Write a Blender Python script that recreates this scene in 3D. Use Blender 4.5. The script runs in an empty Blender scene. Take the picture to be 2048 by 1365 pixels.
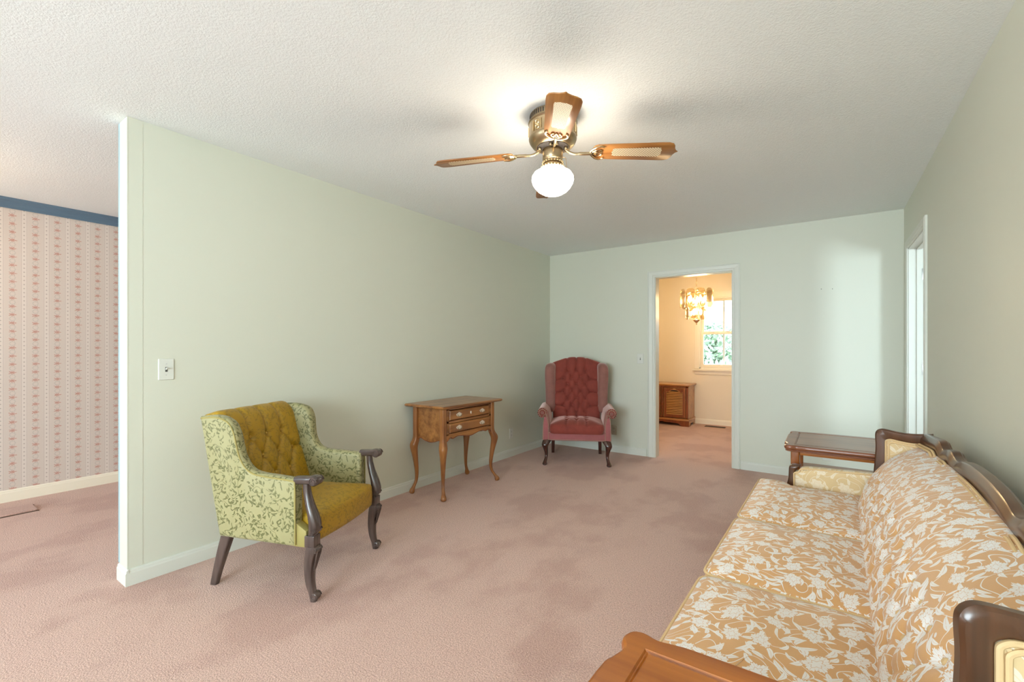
import bpy, bmesh, math, random
import numpy as np
from mathutils import Vector, Matrix

random.seed(7)
R = math.radians
PI = math.pi
sc = bpy.context.scene
COL = sc.collection

# ------------------------------------------------------------------ camera
cam_data = bpy.data.cameras.new('camera')
cam_data.sensor_width = 36.0
cam_data.lens = 16.0
cam_data.shift_y = 0.00757
cam_data.clip_start = 0.02
cam = bpy.data.objects.new('camera', cam_data)
COL.objects.link(cam)
cam.location = (0, 0, 1.2315)
cam.rotation_euler = (R(90), 0, R(34.87))
sc.camera = cam

# ------------------------------------------------------------------ world, lights, exposure
world = bpy.data.worlds.new('world')
sc.world = world
world.use_nodes = True
bg = world.node_tree.nodes['Background']
bg.inputs[0].default_value = (0.80, 0.92, 1.0, 1)
bg.inputs[1].default_value = 6.5

def area(name, loc, rot, sx, sy, power, col):
    l = bpy.data.lights.new(name, 'AREA')
    l.shape = 'RECTANGLE'; l.size = sx; l.size_y = sy
    l.energy = power; l.color = col
    o = bpy.data.objects.new(name, l)
    COL.objects.link(o)
    o.location = loc; o.rotation_euler = rot
    return o
# daylight entering through the windows of the front wall (behind the camera), the entry hall and the next room
area('daylight_living_window', (-0.65, -3.38, 1.35), (R(90), 0, 0), 2.1, 1.5, 96, (0.74, 0.905, 1.0))
area('daylight_hall_door', (-4.2, -3.38, 1.15), (R(90), 0, 0), 1.2, 1.9, 7, (0.72, 0.90, 1.0))
area('daylight_next_room', (2.63, 0.95, 1.55), (R(90), 0, R(28.4)), 0.55, 1.0, 62, (0.70, 0.88, 1.0))

sc.view_settings.view_transform = 'Standard'
sc.view_settings.look = 'None'
sc.view_settings.gamma = 1.0
sc.view_settings.use_curve_mapping = False
sc.view_settings.exposure = 0.63
sc.cycles.use_denoising = True
sc.cycles.max_bounces = 9
sc.cycles.diffuse_bounces = 8
sc.cycles.glossy_bounces = 2
sc.cycles.transmission_bounces = 2
sc.cycles.transparent_max_bounces = 10
sc.cycles.use_adaptive_sampling = True
sc.cycles.adaptive_threshold = 0.06
sc.cycles.caustics_reflective = False
sc.cycles.caustics_refractive = False

# ================================================================== material helpers
class NT:
    def __init__(s, name):
        s.m = bpy.data.materials.new(name); s.m.use_nodes = True
        s.t = s.m.node_tree; s.t.nodes.clear()
        s.out = s.t.nodes.new('ShaderNodeOutputMaterial')
        s.cache = {}
    def n(s, typ, ins=None, **props):
        nd = s.t.nodes.new(typ)
        for k, v in props.items(): setattr(nd, k, v)
        for k, v in (ins or {}).items(): s.set(nd.inputs[k], v)
        return nd
    def set(s, sock, v):
        if isinstance(v, bpy.types.NodeSocket): s.t.links.new(v, sock)
        elif isinstance(v, bpy.types.Node): s.t.links.new(v.outputs[0], sock)
        else:
            if sock.type == 'RGBA' and len(v) == 3: v = (*v, 1)
            sock.default_value = v
    def f(s, op, a, b=None, c=None, clamp=False):
        nd = s.t.nodes.new('ShaderNodeMath'); nd.operation = op; nd.use_clamp = clamp
        for i, v in enumerate((a, b, c)):
            if v is not None: s.set(nd.inputs[i], v)
        return nd.outputs[0]
    def v(s, op, a, b=None, out=0):
        nd = s.t.nodes.new('ShaderNodeVectorMath'); nd.operation = op
        s.set(nd.inputs[0], a)
        if b is not None: s.set(nd.inputs[1], b)
        return nd.outputs[out]
    def mix(s, fac, a, b):
        nd = s.t.nodes.new('ShaderNodeMix'); nd.data_type = 'RGBA'
        s.set(nd.inputs[0], fac); s.set(nd.inputs[6], a); s.set(nd.inputs[7], b)
        return nd.outputs[2]
    def sep(s, vec):
        nd = s.n('ShaderNodeSeparateXYZ', {0: vec}); return nd.outputs
    def comb(s, x, y, z=0.0):
        return s.n('ShaderNodeCombineXYZ', {0: x, 1: y, 2: z}).outputs[0]
    def coord(s, which='Object'):
        if which not in s.cache:
            s.cache[which] = s.n('ShaderNodeTexCoord').outputs[which]
        return s.cache[which]
    def noise(s, vec, scale, detail=2.0, rough=0.5, dim='3D'):
        nd = s.n('ShaderNodeTexNoise', noise_dimensions=dim)
        s.set(nd.inputs['Vector'], vec); nd.inputs['Scale'].default_value = scale
        nd.inputs['Detail'].default_value = detail; nd.inputs['Roughness'].default_value = rough
        return nd.outputs['Fac'] if 'Fac' in nd.outputs else nd.outputs[0]
    def vor(s, vec, rnd=1.0):
        nd = s.n('ShaderNodeTexVoronoi', voronoi_dimensions='2D', feature='F1')
        s.set(nd.inputs['Vector'], vec); nd.inputs['Scale'].default_value = 1.0
        nd.inputs['Randomness'].default_value = rnd
        return nd
    def ramp(s, fac, stops):
        nd = s.n('ShaderNodeValToRGB', {0: fac})
        e = nd.color_ramp.elements
        while len(e) < len(stops): e.new(0.5)
        for i, (p, c) in enumerate(stops):
            e[i].position = p; e[i].color = (*c, 1)
        return nd.outputs[0]
    def bump(s, h, strength=0.3, dist=0.01, normal=None):
        nd = s.n('ShaderNodeBump', {'Height': h})
        nd.inputs['Strength'].default_value = strength; nd.inputs['Distance'].default_value = dist
        if normal is not None: s.set(nd.inputs['Normal'], normal)
        return nd.outputs[0]
    def finish(s, **ins):
        b = s.t.nodes.new('ShaderNodeBsdfPrincipled')
        for k, v in ins.items():
            s.set(b.inputs[k.replace('_', ' ')], v)
        s.t.links.new(b.outputs[0], s.out.inputs[0])
        return s.m

MAT = {}
def plain(name, col, rough=0.5, metal=0.0, **kw):
    t = NT(name)
    nz = t.noise(t.coord(), 6.0, 2.0)
    c = t.mix(nz, tuple(x * 0.96 for x in col), tuple(min(1, x * 1.04) for x in col))
    MAT[name] = t.finish(Base_Color=c, Roughness=rough, Metallic=metal, **kw)
    return MAT[name]

def wood(name, dark, light, axis=0, scale=1.0, rough=0.3, coat=0.3):
    t = NT(name)
    k = [22.0, 22.0, 22.0]; k[axis] = 1.6
    p = t.v('MULTIPLY', t.coord(), tuple(x * scale for x in k))
    n1 = t.noise(p, 1.0, 2.0, 0.6)
    k2 = [120.0, 120.0, 120.0]; k2[axis] = 4.0
    n2 = t.noise(t.v('MULTIPLY', t.coord(), tuple(x * scale for x in k2)), 1.0, 2.0, 0.5)
    n3 = t.noise(t.coord(), 5.0, 1.0)
    fac = t.f('ADD', t.f('MULTIPLY', n1, 0.75), t.f('MULTIPLY', n2, 0.25))
    fac = t.f('ADD', fac, t.f('MULTIPLY', t.f('SUBTRACT', n3, 0.5), 0.35))
    c = t.ramp(fac, [(0.30, dark), (0.68, light)])
    MAT[name] = t.finish(Base_Color=c, Roughness=rough, Coat_Weight=coat, Coat_Roughness=0.15)
    return MAT[name]

def floral(name, ground, thread, cell=0.095, contrast=1.0, leafy=1.0, rough=0.5, sheen=0.3, big=True):
    """woven brocade: rosettes with serrated petals, pointed leaves and curling stems, in UV metres"""
    t = NT(name)
    uv = t.coord('UV')
    s0 = t.v('MULTIPLY', uv, (1 / cell, 1 / cell, 0))
    wob = t.noise(s0, 0.7, 1.0, 0.5, '2D')
    s0 = t.v('ADD', s0, t.comb(t.f('MULTIPLY', t.f('SUBTRACT', wob, 0.5), 0.7), t.f('MULTIPLY', t.f('SUBTRACT', wob, 0.5), -0.5)))
    masks = []
    if big:
        sv = t.v('MULTIPLY', s0, (0.80, 0.92, 0))
        v1 = t.vor(sv, 0.5)
        d = t.sep(t.v('SUBTRACT', sv, v1.outputs['Position']))
        cr = t.sep(v1.outputs['Color'])
        a0 = t.f('MULTIPLY', t.f('SUBTRACT', cr[0], 0.5), 2.4)
        ca = t.f('COSINE', a0); sa = t.f('SINE', a0)
        dx = t.f('ADD', t.f('MULTIPLY', ca, d[0]), t.f('MULTIPLY', sa, d[1]))
        dy = t.f('SUBTRACT', t.f('MULTIPLY', ca, d[1]), t.f('MULTIPLY', sa, d[0]))
        r = t.f('SQRT', t.f('ADD', t.f('POWER', dx, 2.0), t.f('MULTIPLY', t.f('POWER', dy, 2.0), 1.7)))
        th = t.f('ARCTAN2', dy, dx)
        rad = t.f('ADD', t.f('ADD', 0.285, t.f('MULTIPLY', t.f('COSINE', t.f('MULTIPLY', th, 6.0)), 0.045)),
                  t.f('MULTIPLY', t.f('COSINE', t.f('MULTIPLY', th, 26.0)), 0.022))
        fl = t.f('LESS_THAN', r, rad)
        free = t.f('GREATER_THAN', r, t.f('ADD', rad, 0.035))
        core = t.f('ADD', 0.125, t.f('MULTIPLY', t.f('COSINE', t.f('MULTIPLY', th, 6.0)), 0.03))
        ring = t.f('LESS_THAN', t.f('ABSOLUTE', t.f('SUBTRACT', r, core)), 0.010)
        rays = t.f('MULTIPLY', t.f('GREATER_THAN', t.f('COSINE', t.f('MULTIPLY', th, 18.0)), 0.80), t.f('GREATER_THAN', r, 0.16))
        cut = t.f('SUBTRACT', 1.0, t.f('MAXIMUM', t.f('MULTIPLY', ring, 0.75), t.f('MULTIPLY', rays, 0.32)))
        masks.append(t.f('MULTIPLY', fl, cut))
    else: free = 1.0
    if not big: clump = t.f('GREATER_THAN', t.noise(s0, 0.95, 1.0, 0.5, '2D'), 0.40)
    for (k, off, wd, ln, rn) in (((1.45, (0.37, 0.61, 0), 0.115, 0.46, 0.85), (1.9, (3.1, 1.7, 0), 0.12, 0.44, 0.9)) if big else ((1.5, (0.37, 0.61, 0), 0.13, 0.42, 0.9), (2.2, (3.1, 1.7, 0), 0.14, 0.42, 1.0))):
        s2 = t.v('ADD', t.v('MULTIPLY', s0, (k, k, 0)), off)
        v2 = t.vor(s2, rn)
        d2 = t.sep(t.v('SUBTRACT', s2, v2.outputs['Position']))
        c2 = t.sep(v2.outputs['Color'])
        a = t.f('MULTIPLY', c2[1], 6.28)
        ca = t.f('COSINE', a); sa = t.f('SINE', a)
        u = t.f('ADD', t.f('MULTIPLY', ca, d2[0]), t.f('MULTIPLY', sa, d2[1]))
        w = t.f('SUBTRACT', t.f('MULTIPLY', ca, d2[1]), t.f('MULTIPLY', sa, d2[0]))
        w = t.f('ADD', w, t.f('MULTIPLY', t.f('POWER', u, 2.0), 0.6))
        lim = t.f('MULTIPLY', t.f('SUBTRACT', 1.0, t.f('POWER', t.f('DIVIDE', u, ln), 2.0)), wd)
        lf = t.f('LESS_THAN', t.f('ABSOLUTE', w), lim)
        vein = t.f('SUBTRACT', 1.0, t.f('MULTIPLY', t.f('LESS_THAN', t.f('ABSOLUTE', w), 0.012), 0.5))
        keep = t.f('LESS_THAN', c2[2], 0.80 * leafy)
        q = t.f('MULTIPLY', t.f('MULTIPLY', lf, vein), t.f('MULTIPLY', keep, free))
        if not big: q = t.f('MULTIPLY', q, clump)
        masks.append(q)
    nz = t.noise(s0, 0.95 if big else 0.8, 0.0, 0.5, '2D')
    fr = t.f('ABSOLUTE', t.f('SUBTRACT', t.f('FRACT', t.f('MULTIPLY', nz, 5.0 if big else 4.0)), 0.5))
    vine = t.f('MULTIPLY', t.f('LESS_THAN', fr, 0.040 if big else 0.05), free)
    if not big: vine = t.f('MULTIPLY', vine, clump)
    masks.append(vine)
    m = masks[0]
    for x in masks[1:]: m = t.f('MAXIMUM', m, x)
    m = t.f('MULTIPLY', m, contrast)
    tw = t.n('ShaderNodeTexWave', {'Vector': uv, 'Scale': 420.0}).outputs[0]
    g2 = t.mix(t.noise(uv, 9.0, 2.0), tuple(x * 0.9 for x in ground), tuple(min(1, x * 1.08) for x in ground))
    c = t.mix(m, g2, thread)
    hgt = t.f('ADD', t.f('MULTIPLY', m, 1.0), t.f('MULTIPLY', tw, 0.15))
    MAT[name] = t.finish(Base_Color=c, Roughness=rough, Sheen_Weight=sheen, Sheen_Roughness=0.4,
                         Normal=t.bump(hgt, 0.25, 0.002))
    return MAT[name]

def paint(name, col, rough=0.55, bump=0.05):
    t = NT(name)
    n2 = t.noise(t.coord(), 1.3, 1.0)
    c = t.mix(n2, tuple(x * 0.985 for x in col), tuple(min(1, x * 1.015) for x in col))
    MAT[name] = t.finish(Base_Color=c, Roughness=rough)
    return MAT[name]

def velvet(name, col, tint):
    t = NT(name)
    n = t.noise(t.coord(), 14.0, 3.0, 0.6)
    n2 = t.noise(t.v('MULTIPLY', t.coord(), (160, 160, 30)), 1.0, 2.0)
    lw = t.n('ShaderNodeLayerWeight'); lw.inputs[0].default_value = 0.35
    c = t.mix(n, tuple(x * 0.75 for x in col), tuple(x * 1.25 for x in col))
    MAT[name] = t.finish(Base_Color=c, Roughness=0.85, Sheen_Weight=1.0, Sheen_Roughness=0.35, Sheen_Tint=tint,
                         Normal=t.bump(n2, 0.15, 0.002))
    return MAT[name]

# ------------------------------------------------------------------ the materials
paint('sage_paint', (0.635, 0.655, 0.555), 0.5)
paint('trim_white', (0.665, 0.685, 0.615), 0.4, 0.02)
paint('cream_paint', (0.79, 0.70, 0.545), 0.5)
paint('cream_trim', (0.83, 0.76, 0.62), 0.35, 0.02)
paint('blue_trim', (0.10, 0.165, 0.235), 0.4, 0.02)
paint('pale_blue_trim', (0.30, 0.47, 0.53), 0.4)
paint('white_wall', (0.78, 0.80, 0.80), 0.5)
plain('plate_ivory', (0.66, 0.68, 0.62), 0.35)
plain('plate_dark', (0.05, 0.05, 0.045), 0.5)
plain('outlet_tan', (0.50, 0.47, 0.38), 0.4)
plain('steel', (0.62, 0.63, 0.62), 0.3, 1.0)
plain('brass', (0.72, 0.55, 0.30), 0.28, 1.0)
plain('antique_brass', (0.40, 0.31, 0.19), 0.30, 1.0)
plain('bright_brass', (0.70, 0.53, 0.31), 0.25, 1.0)
plain('pull_metal', (0.86, 0.78, 0.66), 0.4, 0.5)
plain('dark_slot', (0.02, 0.015, 0.012), 0.7)
plain('vent_brown', (0.09, 0.05, 0.03), 0.5)
plain('tree_bark', (0.16, 0.12, 0.09), 0.9)
plain('fence_paint', (0.45, 0.48, 0.50), 0.7)
wood('oak_x', (0.16, 0.052, 0.012), (0.42, 0.175, 0.046), 0)
wood('oak_y', (0.16, 0.052, 0.012), (0.42, 0.175, 0.046), 1)
wood('oak_z', (0.17, 0.052, 0.012), (0.40, 0.16, 0.042), 2)
wood('cherry_x', (0.25, 0.062, 0.008), (0.47, 0.150, 0.020), 0, 0.7, 0.32, 0.12)
wood('cherry_z', (0.20, 0.055, 0.012), (0.38, 0.125, 0.028), 2, 0.7, 0.25)
wood('walnut_x', (0.045, 0.019, 0.009), (0.125, 0.052, 0.023), 0, 0.8, 0.28)
wood('walnut_z', (0.045, 0.019, 0.009), (0.125, 0.052, 0.023), 2, 0.8, 0.28)
wood('grey_walnut_z', (0.034, 0.022, 0.019), (0.115, 0.078, 0.066), 2, 0.8, 0.27, 0.5)
wood('grey_walnut_y', (0.034, 0.022, 0.019), (0.115, 0.078, 0.066), 1, 0.8, 0.27, 0.5)
wood('mahogany_z', (0.025, 0.008, 0.006), (0.085, 0.026, 0.016), 2, 0.8, 0.2)
wood('blade_oak', (0.21, 0.075, 0.016), (0.48, 0.215, 0.060), 0, 0.9, 0.35, 0.15)
wood('cabinet_red', (0.13, 0.026, 0.007), (0.27, 0.072, 0.018), 2, 1.0, 0.3)
wood('cabinet_tan', (0.30, 0.12, 0.03), (0.52, 0.26, 0.085), 0, 1.0, 0.3)
floral('sofa_brocade', (0.655, 0.365, 0.150), (0.80, 0.785, 0.76), 0.090, 1.0, 1.25)
floral('sofa_brocade_sheen', (0.66, 0.49, 0.255), (0.78, 0.71, 0.57), 0.098, 0.75)  # same brocade; the sheen on arms and wings is put into paler colours
plain('sofa_welt', (0.67, 0.475, 0.245), 0.6)
floral('chair_damask', (0.345, 0.320, 0.155), (0.105, 0.11, 0.03), 0.054, 0.9, 1.25, 0.45, 0.15, False)
floral('chair_amber_sheen', (0.405, 0.235, 0.006), (0.20, 0.125, 0.005), 0.050, 0.6, 1.25, 0.42, 0.08, False)  # same satin as the damask; its view-dependent amber sheen is put into the colour
plain('chair_welt', (0.33, 0.275, 0.085), 0.5)
plain('amber_button', (0.45, 0.27, 0.03), 0.4)
velvet('rose_velvet', (0.235, 0.040, 0.026), (1.0, 0.62, 0.55, 1))
velvet('rose_velvet_pale', (0.27, 0.115, 0.092), (1.0, 0.74, 0.68, 1))
velvet('rose_velvet_pink', (0.34, 0.105, 0.105), (1.0, 0.7, 0.7, 1))
plain('nail_brass', (0.42, 0.32, 0.22), 0.4, 1.0)

def make_carpet():
    t = NT('pink_carpet')
    p = t.coord()
    w = t.noise(t.v('MULTIPLY', p, (1.0, 0.72, 1)), 1.9, 4.0, 0.58)
    fine = t.noise(p, 150.0, 2.0, 0.7)
    patch = t.n('ShaderNodeMapRange', {0: w, 1: 0.40, 2: 0.53}); patch.interpolation_type = 'SMOOTHSTEP'
    c = t.mix(patch.outputs[0], (0.600, 0.380, 0.310), (0.72, 0.487, 0.400))
    sp = t.n('ShaderNodeMapRange', {0: fine, 1: 0.36, 2: 0.66})
    c = t.mix(sp.outputs[0], t.mix(0.55, c, (0.22, 0.12, 0.10)), c)
    MAT['pink_carpet'] = t.finish(Base_Color=c, Roughness=0.95, Sheen_Weight=0.25, Sheen_Tint=(1, 0.85, 0.82, 1),
                                  Normal=t.bump(fine, 0.6, 0.010))
make_carpet()

def make_popcorn():
    t = NT('popcorn_ceiling')
    p = t.coord()
    n1 = t.noise(p, 110.0, 3.0, 0.65)
    h = n1
    c = t.mix(t.f('MULTIPLY', n1, 1.0), (0.765, 0.815, 0.82), (0.86, 0.91, 0.915))
    MAT['popcorn_ceiling'] = t.finish(Base_Color=c, Roughness=0.95, Normal=t.bump(h, 0.30, 0.012))
make_popcorn()

def make_wallpaper():
    t = NT('striped_wallpaper')
    x, y, z = t.sep(t.coord())[:3]
    P = 0.1305
    ty = t.f('DIVIDE', t.f('SUBTRACT', y, 0.71), P)
    d1 = t.f('MULTIPLY', t.f('SUBTRACT', t.f('FRACT', t.f('ADD', ty, 0.5)), 0.5), P)
    d2 = t.f('MULTIPLY', t.f('SUBTRACT', t.f('FRACT', ty), 0.5), P)
    Q = 0.067
    dz = t.f('MULTIPLY', t.f('SUBTRACT', t.f('FRACT', t.f('DIVIDE', z, Q)), 0.5), Q)
    dzh = t.f('MULTIPLY', t.f('SUBTRACT', t.f('FRACT', t.f('ADD', t.f('DIVIDE', z, Q), 0.5)), 0.5), Q)
    nz = t.noise(t.coord(), 160.0, 2.0, 0.6)
    rf = t.f('SQRT', t.f('ADD', t.f('POWER', t.f('DIVIDE', d1, 0.026), 2.0), t.f('POWER', t.f('DIVIDE', dz, 0.0165), 2.0)))
    th = t.f('ARCTAN2', dz, d1)
    fl = t.f('LESS_THAN', rf, t.f('ADD', 0.62, t.f('ADD', t.f('MULTIPLY', t.f('COSINE', t.f('MULTIPLY', th, 7.0)), 0.3), t.f('MULTIPLY', t.f('SUBTRACT', nz, 0.5), 1.2))))
    rr = t.f('SQRT', t.f('ADD', t.f('POWER', d1, 2.0), t.f('POWER', dzh, 2.0)))
    lf = t.f('LESS_THAN', t.f('ABSOLUTE', t.f('SUBTRACT', rr, 0.0155)), t.f('MULTIPLY', t.f('ADD', nz, t.f('MULTIPLY', t.f('COSINE', t.f('MULTIPLY', t.f('ARCTAN2', dzh, d1), 8.0)), 0.3)), 0.006))
    zig = t.f('MULTIPLY', t.f('SINE', t.f('MULTIPLY', z, 560.0)), 0.0013)
    ad2 = t.f('ABSOLUTE', d2)
    line = t.f('LESS_THAN', t.f('ABSOLUTE', t.f('SUBTRACT', t.f('ADD', ad2, zig), 0.0155)), 0.0014)
    line2 = t.f('LESS_THAN', t.f('ABSOLUTE', t.f('SUBTRACT', ad2, 0.0195)), 0.0007)
    dd = t.f('MULTIPLY', t.f('SUBTRACT', t.f('FRACT', t.f('DIVIDE', z, 0.0335)), 0.5), 0.0335)
    dot = t.f('LESS_THAN', t.f('SQRT', t.f('ADD', t.f('POWER', d2, 2.0), t.f('POWER', dd, 2.0))), 0.0046)
    band = t.f('LESS_THAN', ad2, 0.021)
    c = t.mix(band, (0.61, 0.525, 0.465), (0.66, 0.58, 0.52))
    c = t.mix(t.f('MULTIPLY', line, 0.75), c, (0.42, 0.33, 0.29))
    c = t.mix(t.f('MULTIPLY', line2, 0.5), c, (0.55, 0.42, 0.38))
    c = t.mix(t.f('MULTIPLY', dot, 0.8), c, (0.36, 0.29, 0.26))
    c = t.mix(t.f('MULTIPLY', lf, 0.5), c, (0.42, 0.38, 0.34))
    c = t.mix(t.f('MULTIPLY', fl, 0.8), c, (0.47, 0.20, 0.15))
    MAT['striped_wallpaper'] = t.finish(Base_Color=c, Roughness=0.6)
make_wallpaper()

def make_cane():
    t = NT('cane_weave')
    x, y, z = t.sep(t.coord('UV'))[:3]
    a, b = 0.0135, 0.0135
    def dots(ox, oy):
        dx = t.f('MULTIPLY', t.f('SUBTRACT', t.f('FRACT', t.f('ADD', t.f('DIVIDE', x, a), ox)), 0.5), a)
        dy = t.f('MULTIPLY', t.f('SUBTRACT', t.f('FRACT', t.f('ADD', t.f('DIVIDE', y, b), oy)), 0.5), b)
        return t.f('LESS_THAN', t.f('SQRT', t.f('ADD', t.f('POWER', dx, 2.0), t.f('POWER', dy, 2.0))), 0.0027)
    m = t.f('MAXIMUM', dots(0, 0), dots(0.5, 0.5))
    n = t.noise(t.coord('UV'), 150.0, 1.0)
    c = t.mix(m, t.mix(n, (0.62, 0.50, 0.32), (0.80, 0.70, 0.50)), (0.09, 0.05, 0.02))
    MAT['cane_weave'] = t.finish(Base_Color=c, Roughness=0.6)
make_cane()

def emit(name, col, strength):
    t = NT(name)
    MAT[name] = t.finish(Base_Color=(0.9, 0.88, 0.84), Roughness=0.3, Emission_Color=col, Emission_Strength=strength)
emit('lit_globe', (1.0, 0.85, 0.68), 24.0)
emit('lit_bulb', (1.0, 0.80, 0.56), 310.0)
emit('lit_hall_bulb', (1.0, 0.72, 0.48), 60.0)

def glass(name, tint, gl, rough=0.05):
    t = NT(name)
    tr = t.n('ShaderNodeBsdfTransparent', {0: tint})
    g = t.n('ShaderNodeBsdfGlossy', {'Roughness': rough})
    lw = t.n('ShaderNodeFresnel'); lw.inputs[0].default_value = 1.5
    fac = t.f('ADD', t.f('MULTIPLY', lw.outputs[0], 0.55), gl, clamp=True)
    mx = t.n('ShaderNodeMixShader', {0: fac, 1: tr, 2: g})
    t.t.links.new(mx.outputs[0], t.out.inputs[0])
    MAT[name] = t.m
glass('window_glass', (0.97, 0.99, 1.0), 0.0)
glass('smoked_glass', (0.95, 0.87, 0.72), 0.04, 0.12)

def make_leaf():
    t = NT('tree_leaf')
    n = t.noise(t.coord(), 3.0, 3.0)
    c = t.mix(n, (0.22, 0.33, 0.24), (0.45, 0.55, 0.42))
    MAT['tree_leaf'] = t.finish(Base_Color=c, Roughness=0.7)
    t = NT('lawn')
    n = t.noise(t.coord(), 6.0, 4.0)
    c = t.mix(n, (0.12, 0.20, 0.08), (0.28, 0.36, 0.16))
    MAT['lawn'] = t.finish(Base_Color=c, Roughness=0.9)
make_leaf()

# ================================================================== geometry helpers
class MB:
    """collects vertices and faces of one mesh"""
    def __init__(s): s.v = []; s.f = []; s.uv = None
    def add(s, vs, fs):
        o = len(s.v)
        s.v.extend([tuple(map(float, p)) for p in vs]); s.f.extend([tuple(i + o for i in f) for f in fs])
        return s
    def box(s, lo, hi, bev=0.0):
        x0, y0, z0 = lo; x1, y1, z1 = hi
        if bev <= 0:
            vs = [(x0, y0, z0), (x1, y0, z0), (x1, y1, z0), (x0, y1, z0), (x0, y0, z1), (x1, y0, z1), (x1, y1, z1), (x0, y1, z1)]
            return s.add(vs, [(3, 2, 1, 0), (4, 5, 6, 7), (0, 1, 5, 4), (1, 2, 6, 5), (2, 3, 7, 6), (3, 0, 4, 7)])
        bm = bmesh.new()
        bmesh.ops.create_cube(bm, size=1)
        for v in bm.verts:
            v.co = Vector(((x0 + x1) / 2 + v.co.x * (x1 - x0), (y0 + y1) / 2 + v.co.y * (y1 - y0), (z0 + z1) / 2 + v.co.z * (z1 - z0)))
        bmesh.ops.bevel(bm, geom=list(bm.edges), offset=bev, segments=2, profile=0.6, affect='EDGES')
        bm.verts.index_update()
        s.add([v.co[:] for v in bm.verts], [[v.index for v in f.verts] for f in bm.faces])
        bm.free()
        return s
    def loft(s, rings, cap=True, loop=False):
        n = len(rings[0]); o = len(s.v)
        vs = [p for r in rings for p in r]
        fs = []
        m = len(rings)
        for i in range(m if loop else m - 1):
            a = i * n; b = ((i + 1) % m) * n
            for j in range(n):
                k = (j + 1) % n
                fs.append((a + j, a + k, b + k, b + j))
        if cap and not loop:
            fs.append(tuple(reversed(range(n)))); fs.append(tuple(range((m - 1) * n, m * n)))
        return s.add(vs, fs)
    def lathe(s, prof, n=32, c=(0, 0, 0), cap=True):
        rings = [[(c[0] + r * math.cos(2 * PI * j / n), c[1] + r * math.sin(2 * PI * j / n), c[2] + z) for j in range(n)] for r, z in prof]
        return s.loft(rings, cap)
    def disc_x(s, c, r, h, n=20, prof=None):
        """short turned disc whose axis is x"""
        prof = prof or [(r * 0.8, -h / 2), (r, -h / 2 + h * 0.12), (r, h / 2 - h * 0.12), (r * 0.8, h / 2)]
        rings = [[(c[0] + z, c[1] + q * math.cos(2 * PI * j / n), c[2] + q * math.sin(2 * PI * j / n)) for j in range(n)] for q, z in prof]
        return s.loft(rings)
    def tube(s, pts, r, n=8, closed=False, sx=1.0, sy=1.0, up=(0, 0, 1), p=2.0):
        pts = [Vector(q) for q in pts]
        m = len(pts)
        rr = r if hasattr(r, '__len__') else [r] * m
        rings = []
        upv = Vector(up)
        for i in range(m):
            if closed: tg = pts[(i + 1) % m] - pts[(i - 1) % m]
            else: tg = pts[min(i + 1, m - 1)] - pts[max(i - 1, 0)]
            tg.normalize()
            if i == 0:
                a = upv.cross(tg)
                if a.length < 1e-3: a = Vector((1, 0, 0)).cross(tg)
                a.normalize()
            else:
                a = a - tg * a.dot(tg)
                if a.length < 1e-6: a = upv.cross(tg)
                a.normalize()
            b = tg.cross(a)
            ring = []
            for j in range(n):
                th = 2 * PI * (j + 0.5) / n
                cx, cy = math.cos(th), math.sin(th)
                if p != 2.0:
                    cx = math.copysign(abs(cx) ** (2 / p), cx); cy = math.copysign(abs(cy) ** (2 / p), cy)
                ring.append(tuple(pts[i] + a * (cx * rr[i] * sx) + b * (cy * rr[i] * sy)))
            rings.append(ring)
        return s.loft(rings, not closed, closed)
    def build(s, name, mat, parent=None, smooth=True, angle=40, uv='box', warp=None):
        if warp: s.v = [tuple(warp(*p)) for p in s.v]
        me = bpy.data.meshes.new(name)
        me.from_pydata(s.v, [], s.f)
        me.validate()
        bm = bmesh.new(); bm.from_mesh(me)
        bmesh.ops.recalc_face_normals(bm, faces=bm.faces)
        bm.to_mesh(me); bm.free()
        if uv == 'box':
            co = np.empty(len(me.vertices) * 3, np.float32); me.vertices.foreach_get('co', co); co = co.reshape(-1, 3)
            ul = me.uv_layers.new(name='UVMap')
            data = np.empty(len(me.loops) * 2, np.float32)
            for f in me.polygons:
                nx, ny, nz = (abs(q) for q in f.normal)
                for li in f.loop_indices:
                    c = co[me.loops[li].vertex_index]
                    if nz >= nx and nz >= ny: q = (c[0], c[1])
                    elif nx >= ny: q = (c[1] + 3.3, c[2])
                    else: q = (c[0], c[2] + 5.1)
                    data[2 * li] = q[0]; data[2 * li + 1] = q[1]
            ul.data.foreach_set('uv', data)
        elif uv is not None:      # one uv per vertex
            ul = me.uv_layers.new(name='UVMap')
            data = np.empty(len(me.loops) * 2, np.float32)
            for li, l in enumerate(me.loops):
                q = uv[l.vertex_index]; data[2 * li] = q[0]; data[2 * li + 1] = q[1]
            ul.data.foreach_set('uv', data)
        if smooth:
            me.shade_smooth()
            me.set_sharp_from_angle(angle=R(angle))
        me.materials.append(MAT[mat])
        o = bpy.data.objects.new(name, me)
        COL.objects.link(o)
        if parent is not None: o.parent = parent
        return o

def tag(o, label=None, cat=None, group=None, kind=None):
    if label: o['label'] = label
    if cat: o['category'] = cat
    if group: o['group'] = group
    if kind: o['kind'] = kind
    return o
def thing(name, label, cat, loc=(0, 0, 0), rotz=0.0, group=None):
    o = bpy.data.objects.new(name, None); COL.objects.link(o)
    o.location = loc; o.rotation_euler = (0, 0, rotz); o.empty_display_size = 0.05
    return tag(o, label, cat, group)
def copy_tree(o, parent=None):
    c = o.copy(); COL.objects.link(c); c.parent = parent
    for ch in [q for q in bpy.data.objects if q.parent == o]: copy_tree(ch, c)
    return c
def share(src, parent, loc=None, rot=None, name=None):
    c = src.copy(); COL.objects.link(c); c.parent = parent
    if name: c.name = name
    if loc is not None: c.location = loc
    if rot is not None: c.rotation_euler = rot
    return c

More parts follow.
